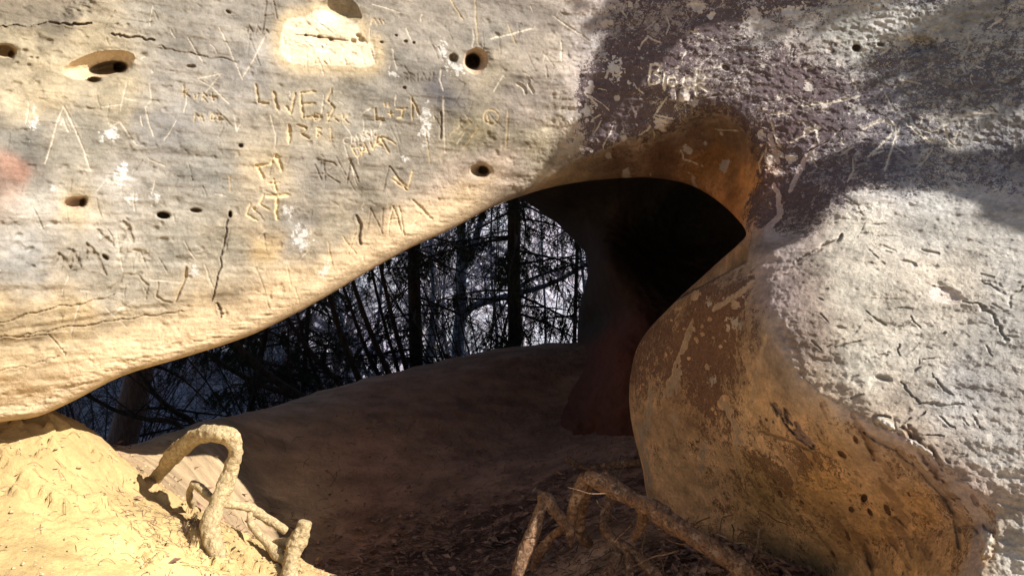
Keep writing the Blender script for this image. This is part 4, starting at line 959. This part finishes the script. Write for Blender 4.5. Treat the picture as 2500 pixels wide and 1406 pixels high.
root('knee_root', [[(1393,1292,3.0,24),(1375,1270,3.0,30),(1350,1240,3.0,30),(1330,1215,3.0,30),(1320,1240,2.98,30),(1305,1290,2.96,32),(1285,1340,2.93,34),(1265,1400,2.9,38),(1245,1470,2.9,40)]], M_rootR, e4, 14, O4)
root('side_root', [[(1385,1285,3.05,20),(1350,1305,3.12,22),(1320,1345,3.2,22),(1300,1390,3.25,20)]], M_rootR, e4, 15, O4)
e5 = empty('tree_root', P(1480, 1330, 3.1)); O5 = np.array(e5.location)
tag(e5, 'thin dark mossy root hanging behind the long slanting root and curling to the floor', 'root')
root('hanging_root', [[(1478,1150,3.3,12),(1484,1170,3.3,20),(1495,1200,3.25,24),(1485,1230,3.2,24),(1475,1270,3.15,24),(1482,1300,3.1,26),(1510,1325,3.05,28),(1545,1350,3.0,30),(1590,1390,2.95,30),(1640,1440,2.9,30)]], M_rootR, e5, 16, O5)
root('side_root', [[(1515,1335,3.05,24),(1500,1370,3.0,26),(1470,1420,2.95,28),(1450,1460,2.95,28)],[(1530,1345,3.0,18),(1540,1380,2.95,20),(1530,1440,2.9,20)]], M_rootR, e5, 18, O5)
e6 = empty('tree_root', P(1420, 1130, 4.6)); O6 = np.array(e6.location)
tag(e6, 'low dark root creeping over the shaded floor behind the hanging root', 'root')
root('creeping_root', [[(1385,1118,4.75,14),(1400,1130,4.7,14),(1430,1140,4.65,16),(1480,1138,4.6,18),(1530,1132,4.5,22),(1580,1130,4.4,24)]], M_rootR, e6, 19, O6, k=6)

r_ = np.random.RandomState(61); t_ = TB()
for i in range(34):
    a, b = r_.uniform(1440, 1860), r_.uniform(1180, 1400)
    if b < 1150 + (a - 1430) * .50: b += 60
    Y = r_.uniform(2.75, 3.1); p0 = np.array(P(a, b, Y)); pts_ = [p0]; d = np.array([r_.normal(0, 1), r_.normal(0, .4), r_.uniform(-.9, .2)])
    for j in range(5): d = d + r_.normal(0, .45, 3); pts_.append(pts_[-1] + d / np.linalg.norm(d) * r_.uniform(.02, .06))
    t_.tube(smooth_poly(pts_, 4), np.linspace(.004, .001, 21) * r_.uniform(.4, 1.2), 5)
tag(t_.build('rootlets', M_rootR, e5, True, O5), kind='stuff')
# ------------------------------------------------------------------ LITTER
def litter_obj(name, label, pts, mat, seed, lmin, lmax, wd, curl=.3):
    r_ = np.random.RandomState(seed); t_ = TB()
    for (x, y) in pts:
        z = gz(x, y) + .003; a = r_.uniform(0, 2 * math.pi); L = r_.uniform(lmin, lmax)
        dx, dy = math.cos(a) * L / 2, math.sin(a) * L / 2; b = r_.normal(0, curl) * L
        p = [(x - dx, y - dy, gz(x - dx, y - dy) + wd), (x - b * math.sin(a), y + b * math.cos(a), z + abs(r_.normal(0, .3)) * L * .4 + wd), (x + dx, y + dy, gz(x + dx, y + dy) + wd)]
        t_.tube(smooth_poly(p, 3), wd * r_.uniform(.5, 1.2), 4)
    o = t_.build(name, mat, None, False); tag(o, label, 'litter', kind='stuff'); return o
M_tw = plain('dry needles', (.20, .12, .075), (.10, .065, .05), 30)
r_ = np.random.RandomState(12)
pts = []
for (px_, py_, Y_, n_, s1, s2) in ((340,1230,3.0,170,.16,.12),(430,1290,2.95,170,.14,.10),(420,1180,3.3,60,.10,.08),(470,1330,2.9,80,.12,.08),(100,1180,2.75,30,.3,.12),(200,1330,2.6,24,.4,.15),(420,1390,2.7,60,.2,.1),(620,1290,3.3,60,.15,.15)):
    x, y, z = P(px_, py_, Y_)
    for _ in range(n_): pts.append((x + r_.normal(0, s1), y + r_.normal(0, s2)))
litter_obj('dry_needles', 'dry needles and thin twigs scattered on the sunlit sand bank', pts, M_tw, 3, .012, .055, .0008, .06)
pts = [(r_.normal(-.1, .9), r_.uniform(3.5, 5.4)) for _ in range(700)] + [(r_.normal(.85, .28), r_.uniform(2.75, 3.5)) for _ in range(900)] + [(r_.normal(.35, .25), r_.uniform(3.3, 4.3)) for _ in range(250)]
litter_obj('needle_litter', 'dark twigs and needles lying on the shaded floor', pts, plain('dark litter', (.09, .055, .04), (.20, .13, .08), 30), 5, .02, .10, .0018)
def crumbs(name, label, pts, mat, seed, smin, smax):
    r_ = np.random.RandomState(seed); t_ = TB()
    ico = np.array([[1,0,0],[0,1,0],[-1,0,0],[0,-1,0],[0,0,1],[0,0,-1]], float); fc = [[0,1,4],[1,2,4],[2,3,4],[3,0,4],[1,0,5],[2,1,5],[3,2,5],[0,3,5]]
    for (x, y) in pts:
        s_ = smin + (smax - smin) * r_.rand() ** 3; a = r_.uniform(0, 6.28); c, q_ = math.cos(a), math.sin(a)
        v_ = ico * (1 + .35 * r_.standard_normal((6, 3))) * s_ * np.array([1, .8, .55]); v_ = v_ @ np.array([[c, q_, 0], [-q_, c, 0], [0, 0, 1]])
        t_.v.append(v_ + np.array([x, y, gz(x, y) + s_ * .3])); t_.f.extend([[i + t_.n for i in f] for f in fc]); t_.n += 6
    o = t_.build(name, mat, None, False); tag(o, label, 'grit', kind='stuff'); return o
pts = [(r_.uniform(-2.0, -.75), r_.uniform(2.3, 3.5)) for _ in range(1500)] + [(r_.normal(-.95, .14), r_.normal(3.05, .25)) for _ in range(900)]
crumbs('sand_grit', 'crumbs of pale sandstone lying on the sunlit sand bank', pts, plain('crumbs', (.50, .38, .22), (.36, .27, .16), 20), 71, .0015, .012)
pts = [(r_.uniform(-1.3, 1.2), r_.uniform(3.0, 5.8)) for _ in range(1500)] + [(r_.normal(.9, .3), r_.uniform(2.7, 3.5)) for _ in range(900)]
crumbs('floor_grit', 'small stones and crumbs on the shaded floor', pts, plain('dark crumbs', (.26, .16, .10), (.15, .10, .07), 20), 72, .002, .014)
# dead leaves
def leaf_obj(name, label, pts, mat, seed):
    r_ = np.random.RandomState(seed); Q = []
    for (x, y) in pts:
        z = gz(x, y) + .006; a = r_.uniform(0, 6.28); L = r_.uniform(.018, .045); w2 = L * .35
        u = np.array([math.cos(a), math.sin(a), r_.normal(0, .25)]) * L; v_ = np.array([-math.sin(a), math.cos(a), r_.normal(0, .35)]) * w2
        c = np.array([x, y, z + abs(u[2]) * .5 + abs(v_[2]) * .5])
        Q.append([c - u, c - v_ + np.array([0, 0, .006]), c + u, c + v_ + np.array([0, 0, .004])])
    t_ = TB(); t_.quads(np.array(Q)); o = t_.build(name, mat, None, False); tag(o, label, 'leaves', kind='stuff'); return o
pts = [(r_.normal(-.05, .8), r_.uniform(3.6, 4.7)) for _ in range(1100)] + [(r_.normal(.9, .3), r_.uniform(2.7, 3.4)) for _ in range(800)] + [(r_.normal(-1.0, .25), r_.normal(3.4, .3)) for _ in range(60)]
leaf_obj('dead_leaves', 'small brown dead leaves on the cave floor and around the brown roots', pts, plain('dead leaf', (.12, .065, .045), (.42, .27, .18), 25), 8)

# ------------------------------------------------------------------ TREES BEYOND THE ARCH
def curve_pts(p0, d, L, n, r_, bend=(0, 0, 0), wob=.05):
    p = [np.array(p0, float)]; d = np.array(d, float); d /= np.linalg.norm(d)
    for i in range(n):
        d = d + np.array(bend) / n + r_.normal(0, wob, 3); d /= np.linalg.norm(d)
        p.append(p[-1] + d * L / n)
    return np.array(p)
def needle_quads(pts, r_, dens=70, ln=.028, wd=.0055, droop=.6):
    """short needles along the last part of a twig"""
    seg = np.diff(pts, axis=0); L = np.linalg.norm(seg, axis=1).sum(); n = max(int(L * dens), 3)
    t = r_.uniform(0, len(pts) - 1.001, n); i = t.astype(int); f = (t - i)[:, None]
    c = pts[i] * (1 - f) + pts[i + 1] * f; T = seg[i] / (np.linalg.norm(seg[i], axis=1)[:, None] + 1e-9)
    rnd = r_.normal(0, 1, (n, 3)); side = np.cross(T, rnd); side /= np.linalg.norm(side, axis=1)[:, None] + 1e-9
    d = T * .55 + side * .9 - np.array([0, 0, droop * .5]); d /= np.linalg.norm(d, axis=1)[:, None]
    wv = np.cross(d, r_.normal(0, 1, (n, 3))); wv /= np.linalg.norm(wv, axis=1)[:, None] + 1e-9
    l_ = ln * r_.uniform(.6, 1.3, (n, 1))
    return np.stack([c - wv * wd * .4, c + d * l_ * .5 - wv * wd, c + d * l_, c + d * l_ * .5 + wv * wd], 1)
def conifer(base, top, r0, seed, label, z_dense=(-1.5, 4.0), nb=46, blen=1.6, dens=1.0, mat=None, needles=True, group=None, sidebias=None, nlen=.032):
    r_ = np.random.RandomState(seed); base = np.array(base); top = np.array(top)
    e = empty('conifer_tree', base); tag(e, label, 'tree', group)
    n = 14; tt = np.linspace(0, 1, n + 1)[:, None]; tr = base * (1 - tt) + top * tt + r_.normal(0, r0 * .18, (n + 1, 3)) * (tt > 0)
    T1 = TB(); T1.tube(tr, r0 * (1.25 - .8 * tt[:, 0]), 10); T1.build('trunk', mat or M_bark, e, True, base)
    T2 = TB(); T3 = TB()
    H_ = top[2] - base[2]
    for k_ in range(nb):
        if k_ < nb * .8: z = r_.uniform(*z_dense)
        else: z = r_.uniform(base[2] + .4 * H_, top[2])
        t = np.clip((z - base[2]) / H_, 0.02, .98); p0 = base * (1 - t) + top * t
        a = r_.uniform(0, 2 * math.pi)
        if sidebias is not None and r_.rand() < .6: a = r_.normal(sidebias, .7)
        L = blen * r_.uniform(.5, 1.15) * (1.1 - .6 * t)
        br = curve_pts(p0, (math.cos(a), math.sin(a), r_.uniform(-.35, .25)), L, 7, r_, (0, 0, -.35), .06)
        T2.tube(br, np.linspace(.014, .004, 8) * r_.uniform(.7, 1.4), 4)
        for j in range(int(L * 9)):
            u = r_.uniform(.15, 1) * 7 * .999; i = int(u); q0 = br[i] * (1 - (u - i)) + br[i + 1] * (u - i)
            dd_ = (br[min(i + 1, 7)] - br[i]); dd_ /= np.linalg.norm(dd_) + 1e-9
            sgn = 1 if r_.rand() < .5 else -1; sdv = np.cross(dd_, [0, 0, 1]) * sgn
            tw = curve_pts(q0, dd_ * .6 + sdv * .8 + np.array([0, 0, -.3]), r_.uniform(.12, .42), 4, r_, (0, 0, -.8), .10)
            T2.tube(tw, np.linspace(.0035, .0016, 5), 3, cap=False)
            if needles and r_.rand() < dens:
                T3.quads(needle_quads(tw, r_, 150, nlen))
                for _ in range(3):
                    v0 = tw[r_.randint(1, 4)]; t2 = curve_pts(v0, dd_ * .4 + r_.normal(0, .5, 3) + np.array([0, 0, -.5]), r_.uniform(.06, .18), 3, r_, (0, 0, -.8), .1)
                    T3.quads(needle_quads(t2, r_, 150, nlen))
    T2.build('crown', M_bark, e, True, base)
    if T3.n: T3.build('foliage', M_needle, e, False, base)
    return e
def gz2(x, y): return float(ground_z(np.array([x]), np.array([y]))[0])
def trunk_line(px0, py0, px1, py1, Y, up=7.0):
    a = np.array(P(px0, py0, Y)); b = np.array(P(px1, py1, Y)); d = (b - a) / (b[2] - a[2])
    g = gz2(a[0], Y) - .15; base = a + d * (g - a[2]); top = a + d * (up - a[2]); return base, top
b_, t_ = trunk_line(1252, 860, 1256, 500, 9.6, 11); conifer(b_, t_, .080, 1, 'tall straight dark conifer trunk near the right end of the opening', (.2, 3.3), 70, 1.9, 1.0)
b_, t_ = trunk_line(1014, 910, 1012, 610, 9.0, 10); conifer(b_, t_, .070, 2, 'straight dark conifer trunk at the middle of the opening', (-.2, 3.0), 60, 1.4, .5)
b_, t_ = trunk_line(305, 1090, 345, 900, 7.4, 7); conifer(b_, t_, .115, 3, 'thick brown trunk seen through the low left end of the opening', (-.8, 1.6), 20, 1.3, .2, bark_material('brown bark', (.16, .11, .10), (.26, .19, .17)))
# drooping conifer between the trunks
b_, t_ = trunk_line(610, 1010, 640, 850, 9.0, 6); conifer(b_, t_, .035, 4, 'small conifer with a dense dark green tier of needles left of the leaning stems', (.2, 1.3), 30, 1.5, 1.0)
b_, t_ = trunk_line(1400, 900, 1412, 560, 11.5, 8); conifer(b_, t_, .03, 5, 'slim conifer half hidden by the edge of the cave wall', (.6, 3.2), 26, 1.3, .5)
b_, t_ = trunk_line(740, 960, 750, 800, 9.8, 6); conifer(b_, t_, .03, 6, 'slim conifer behind the group of leaning stems', (.3, 2.0), 26, 1.3, .8)

def bare_tree(base, path, r0, seed, label, mat, nbr=20, blen=1.2, group=None, name='bare_tree', r1=.35, fork=(), zr=None):
    r_ = np.random.RandomState(seed); e = empty(name, base); tag(e, label, 'tree', group)
    p = smooth_poly(path, 5); T1 = TB(); T1.tube(p, r0 * np.linspace(1.15, r1, len(p)), 9); T1.build('trunk', mat, e, True, base)
    for fpts, fr in fork:
        Tf = TB(); fp = smooth_poly(fpts, 5); Tf.tube(fp, np.linspace(fr, fr * .35, len(fp)), 8); Tf.build('limb', mat, e, True, base)
    T2 = TB(); lines = [p] + [smooth_poly(f[0], 5) for f in fork]
    for k_ in range(nbr):
        ln = lines[r_.randint(len(lines))]; i = r_.randint(int(len(ln) * .15), len(ln) - 1); p0 = ln[i]
        a = r_.uniform(0, 6.28)
        br = curve_pts(p0, (math.cos(a), math.sin(a), r_.uniform(.0, .9)), blen * r_.uniform(.4, 1), 6, r_, (0, 0, .25), .10)
        T2.tube(br, np.linspace(.009, .003, 7), 4, cap=False)
        for j in range(6):
            q0 = br[r_.randint(1, 6)]; tw = curve_pts(q0, (br[-1] - br[0]) * .6 + r_.normal(0, .35, 3), blen * r_.uniform(.15, .4), 4, r_, (0, 0, .1), .12)
            T2.tube(tw, np.linspace(.0035, .0018, 5), 3, cap=False)
            for _ in range(2):
                t3 = curve_pts(tw[r_.randint(1, 4)], r_.normal(0, 1, 3), blen * r_.uniform(.08, .2), 3, r_, (0, 0, .1), .12)
                T2.tube(t3, .0016, 3, cap=False)
    T2.build('crown', mat, e, True, base)
    return e
def PP(Y, *pts): return [P(a, b, Y) for a, b in pts]
# leaning dark stems: pixel foot, pixel upper point, depth, radius(px)
stems = [((760,992),(575,838),7.6,11,'thick dark stem leaning far to the left at the centre of the opening'),
         ((745,985),(505,862),7.7,8,'lower of two dark stems leaning far left from one foot'),
         ((845,962),(700,775),8.2,7,'dark stem leaning left, third from the low left stems'),
         ((790,975),(735,800),8.8,5,'thin dark stem leaning slightly left behind the crossing stems'),
         ((885,950),(805,728),8.0,9,'dark curved stem leaning left below the rim, left of the slender pair'),
         ((930,936),(862,768),8.6,6,'slender dark stem leaning left behind the curved stems'),
         ((955,930),(862,690),8.2,8,'long dark stem leaning left with its top at the rim'),
         ((996,918),(930,655),8.4,7,'dark stem leaning left just beside the straight middle trunk'),
         ((975,922),(905,650),9.2,5,'thin stem crossing behind the two right leaning stems'),
         ((475,1040),(375,955),7.2,8,'dark stem leaning left over the thick brown trunk'),
         ((440,1040),(250,985),7.0,7,'nearly flat dark branch like stem crossing the thick brown trunk')]
for i, (f0, f1, Y, rr_, lb) in enumerate(stems):
    a = np.array(P(*f0, Y)); b = np.array(P(*f1, Y)); d = b - a
    dn = np.array([.15, .1, -.6]); base = np.array([a[0] + .12, Y + .05, min(gz2(a[0], Y), a[2]) - .1])
    r_ = np.random.RandomState(50 + i)
    curve = [base, a, a + d * .5 + np.array([0, 0, -.04 * np.linalg.norm(d)]) , b, b + d * .8 + np.array([0, 0, .25]), b + d * 1.5 + np.array([.2, .1, .9])]
    bare_tree(base, curve, rr_ / F * Y, 60 + i, lb, M_bark, 6, .8, 'leaning stems in the opening', 'leaning_tree')
# beech with fork and long limb
Yb = 12.0
b0 = np.array(P(1120, 900, Yb)); b0[2] = gz2(b0[0], Yb) - .1
bare_tree(b0, [b0, P(1118,860,Yb), P(1124,770,Yb), P(1126,650,Yb), P(1126,560,Yb), P(1130,400,Yb), P(1140,100,Yb), P(1150,-300,Yb)], 15 / F * Yb, 70,
          'grey beech with a forked trunk and a long limb reaching right', M_beech, 26, 1.8, None, 'beech_tree', .4,
          [([P(1124,662,Yb), P(1150,620,Yb), P(1168,560,Yb), P(1185,480,Yb), P(1200,300,Yb), P(1240,0,Yb)], .07),
           ([P(1120,790,Yb), P(1150,752,Yb), P(1210,730,Yb), P(1270,715,Yb), P(1350,690,Yb), P(1440,640,Yb), P(1560,560,Yb)], .065),
           ([P(1240,722,Yb), P(1300,680,Yb), P(1370,655,Yb), P(1450,630,Yb)], .035)])
for i, (px_, Y, r0) in enumerate(((1040,14,.06),(1412,15,.05),(930,15,.05),(820,16,.05),(560,14,.05),(1200,17,.05),(1330,16,.04),(430,13,.04),(690,15,.045))):
    x, _, _ = P(px_, 700, Y); b0 = np.array([x, Y, gz2(x, Y) - .1]); r_ = np.random.RandomState(90 + i)
    bare_tree(b0, [b0] + [b0 + np.array([r_.normal(0, .12), r_.normal(0, .1), h_]) for h_ in (1.2, 2.5, 4, 6, 9)], r0, 80 + i,
              ['slim blue grey tree behind the straight middle trunk','slim bluish tree by the cave wall edge','slim grey tree behind the right leaning stems','slim grey tree behind the curved leaning stem','slim grey tree behind the far left leaning stem','slim grey tree between beech and tall straight conifer','slim grey tree right of the tall straight conifer','slim grey tree right of the thick brown trunk','slim grey tree behind the dense conifer tier'][i], M_beech, 26, 1.5)

# shrubs and far trees: a few kinds, copied
def copy_thing(e, loc, rz, s):
    c = e.copy(); C.objects.link(c); c.location = loc; c.rotation_euler = (0, 0, rz); c.scale = (s, s, s)
    for ch in e.children:
        d = ch.copy(); C.objects.link(d); d.parent = c
    return c
r_ = np.random.RandomState(77)
protos = []
for v in range(4):
    e = empty('bare_tree', (0, 0, 0)); tag(e, 'pale bare tree on the sunlit hillside across the valley', 'tree', 'bare trees on the hillside')
    T1 = TB(); hgt = 9; p = [np.array([0, 0, -.4])] + [np.array([r_.normal(0, .15), r_.normal(0, .15), h_]) for h_ in (1.5, 3, 5, 7, hgt)]; p = smooth_poly(p, 3)
    T1.tube(p, np.linspace(.11, .03, len(p)), 6); T1.build('trunk', M_pale, e)
    T2 = TB()
    for k_ in range(60):
        i = r_.randint(3, len(p) - 1); a = r_.uniform(0, 6.28)
        br = curve_pts(p[i], (math.cos(a), math.sin(a), r_.uniform(.2, 1.2)), r_.uniform(.8, 2.6), 5, r_, (0, 0, .5), .12); T2.tube(br, np.linspace(.030, .010, 6), 3, cap=False)
        for j in range(6):
            tw = curve_pts(br[r_.randint(1, 5)], (br[-1] - br[0]) + r_.normal(0, .8, 3), r_.uniform(.4, 1.1), 3, r_, (0, 0, .3), .15); T2.tube(tw, .008, 3, cap=False)
    T2.build('crown', M_pale, e); protos.append(e)
firstused = [False] * 4
for k_ in range(150):
    Y = 24 + 46 * (k_ / 150) ** 1.1; px_ = r_.uniform(60, 1470); x = (px_ - 1250) / F * Y
    z = float(hill_z(np.array([x]), np.array([Y]))[0]); v = k_ % 4; s_ = r_.uniform(.6, 1.25)
    if not firstused[v]:
        firstused[v] = True; e = protos[v]; e.location = (x, Y, z)
    else: copy_thing(protos[v], (x, Y, z), r_.uniform(0, 6.28), s_)
# bare shrubs near
protos = []
for v in range(3):
    e = empty('bare_shrub', (0, 0, 0)); tag(e, 'bare twiggy shrub on the slope behind the dark trunks', 'shrub', 'bare shrubs behind the trunks')
    T1 = TB(); T2 = TB()
    for k_ in range(9):
        a = r_.uniform(0, 6.28); st = curve_pts((0, 0, -.1), (math.cos(a) * .5, math.sin(a) * .5, 1), r_.uniform(1.8, 3.6), 8, r_, (0, 0, .1), .08); T1.tube(st, np.linspace(.014, .005, 9), 4)
        for j in range(16):
            tw = curve_pts(st[r_.randint(2, 8)], r_.normal(0, .7, 3) + np.array([0, 0, .5]), r_.uniform(.3, .9), 5, r_, (0, 0, .3), .14); T2.tube(tw, .0035, 3, cap=False)
            for _ in range(3):
                t3 = curve_pts(tw[r_.randint(1, 5)], r_.normal(0, 1, 3) + np.array([0, 0, .4]), r_.uniform(.15, .4), 3, r_, (0, 0, .2), .15); T2.tube(t3, .002, 3, cap=False)
    T1.build('stems', M_bark, e); T2.build('twigs', M_bark, e); protos.append(e)
fu = [False] * 3
for k_ in range(9):
    Y = r_.uniform(8.6, 15); px_ = r_.uniform(120, 1450); x = (px_ - 1250) / F * Y; z = gz2(x, Y); v = k_ % 3
    if not fu[v]: fu[v] = True; protos[v].location = (x, Y, z)
    else: copy_thing(protos[v], (x, Y, z), r_.uniform(0, 6.28), r_.uniform(.6, 1.2))

# ------------------------------------------------------------------ TREE BEHIND THE CAMERA (its limbs shade the right part of the rock)
def sp(px, py, D_, t):
    D_ = Df[np.clip(np.searchsorted(gy, py), 0, H - 1), np.clip(np.searchsorted(gx, px), 0, W_ - 1)] if (px < 1880 and py < 430) or px > 1900 else D_
    return np.array(P(px, py, D_)) + S * t
e = empty('shade_tree', (11, 1, .3)); tag(e, 'large tree standing beyond the right edge of the view, whose limbs shade the rock', 'tree')
ob_ = np.array([11, 1, .3])
T1 = TB(); tp = smooth_poly([ob_ - np.array([0, 0, .3]), (11.1, 1, 3), (11, 1, 6), (10.9, 1.1, 9), (11, 1, 13)], 5); T1.tube(tp, np.linspace(.32, .12, len(tp)), 12); T1.build('trunk', M_bark, e, True, ob_)
limbs = [([(10.9, 1.1, 9.0), sp(1900, -260, 3.7, 7.0), sp(1625, -60, 3.6, 5.0), sp(1580, 60, 3.6, 4.4), sp(1520, 180, 3.55, 4.0), sp(1425, 325, 3.6, 3.6), sp(1340, 410, 3.65, 3.3), sp(1262, 475, 3.7, 3.1)], [.15, .125, .11, .10, .075, .045, .02]),
         ([(11, 1, 5.5), sp(2800, 500, 2.8, 4.6), sp(2500, 445, 2.85, 3.8), sp(2300, 408, 2.95, 3.5), sp(2120, 402, 3.05, 3.3), sp(2000, 425, 3.1, 3.1), sp(1935, 500, 3.15, 3.0), sp(1905, 600, 3.0, 2.9)], [.13, .11, .095, .09, .085, .07, .05, .03]),
         ([(10.9, 1.1, 9.5), sp(2300, -120, 3.5, 7), sp(2000, -15, 3.5, 6), sp(1800, 10, 3.55, 5.6), sp(1600, 15, 3.6, 5.2), sp(1450, 60, 3.65, 5)], [.14, .10, .075, .07, .06, .04]),
         ([(11, 1, 8.0), sp(2900, 60, 3.1, 7), sp(2500, 120, 3.05, 6), sp(2300, 130, 3.1, 5.6), sp(2150, 110, 3.2, 5.4)], [.10, .06, .04, .03, .015])]
for pts_, rad_ in limbs:
    q0_ = list(pts_[0]) + [rad_[0]]; q1_ = list(pts_[1]) + [rad_[1]]
    ctl = [[q0_[i] * (1 - f) + q1_[i] * f for i in range(4)] for f in (0, .3, .6, .8, .9)] + [list(a) + [b] for a, b in zip(pts_[1:], rad_[1:])]
    T1 = TB(); p = smooth_poly(ctl, 5); T1.tube(p[:, :3], p[:, 3], 9, rough=.12, rs=np.random.RandomState(3)); T1.build('limb', M_bark, e, True, ob_)
T2 = TB(); T3 = TB(); r_ = np.random.RandomState(31)
for (cx_, cy_, D_, t_, n_, sx_, sy_) in ((2260,112,3.1,4.6,26,26,9),(2330,60,3.1,4.8,12,40,6),(2400,92,3.1,4.6,30,50,7),(2440,150,3.1,4.6,30,50,8),(2350,175,3.1,4.6,14,36,6),(2470,215,3.0,4.8,14,30,8),(1760,8,3.6,4.0,40,100,7),(1560,5,3.6,4.0,20,60,8),(2000,10,3.5,4.2,20,60,7)):
    for k_ in range(n_):
        c = sp(cx_ + r_.normal(0, sx_), cy_ + r_.normal(0, sy_), D_, t_ + r_.normal(0, .12))
        tw = curve_pts(c, r_.normal(0, 1, 3) * np.array([1, 1, .4]), r_.uniform(.06, .18), 4, r_, (0, 0, -.3), .1); T2.tube(tw, .004, 3, cap=False)
        T3.quads(needle_quads(tw, r_, 260, .04, .008))
T2.build('branches', M_bark, e, True, ob_); T3.build('foliage', M_needle, e, False, ob_)
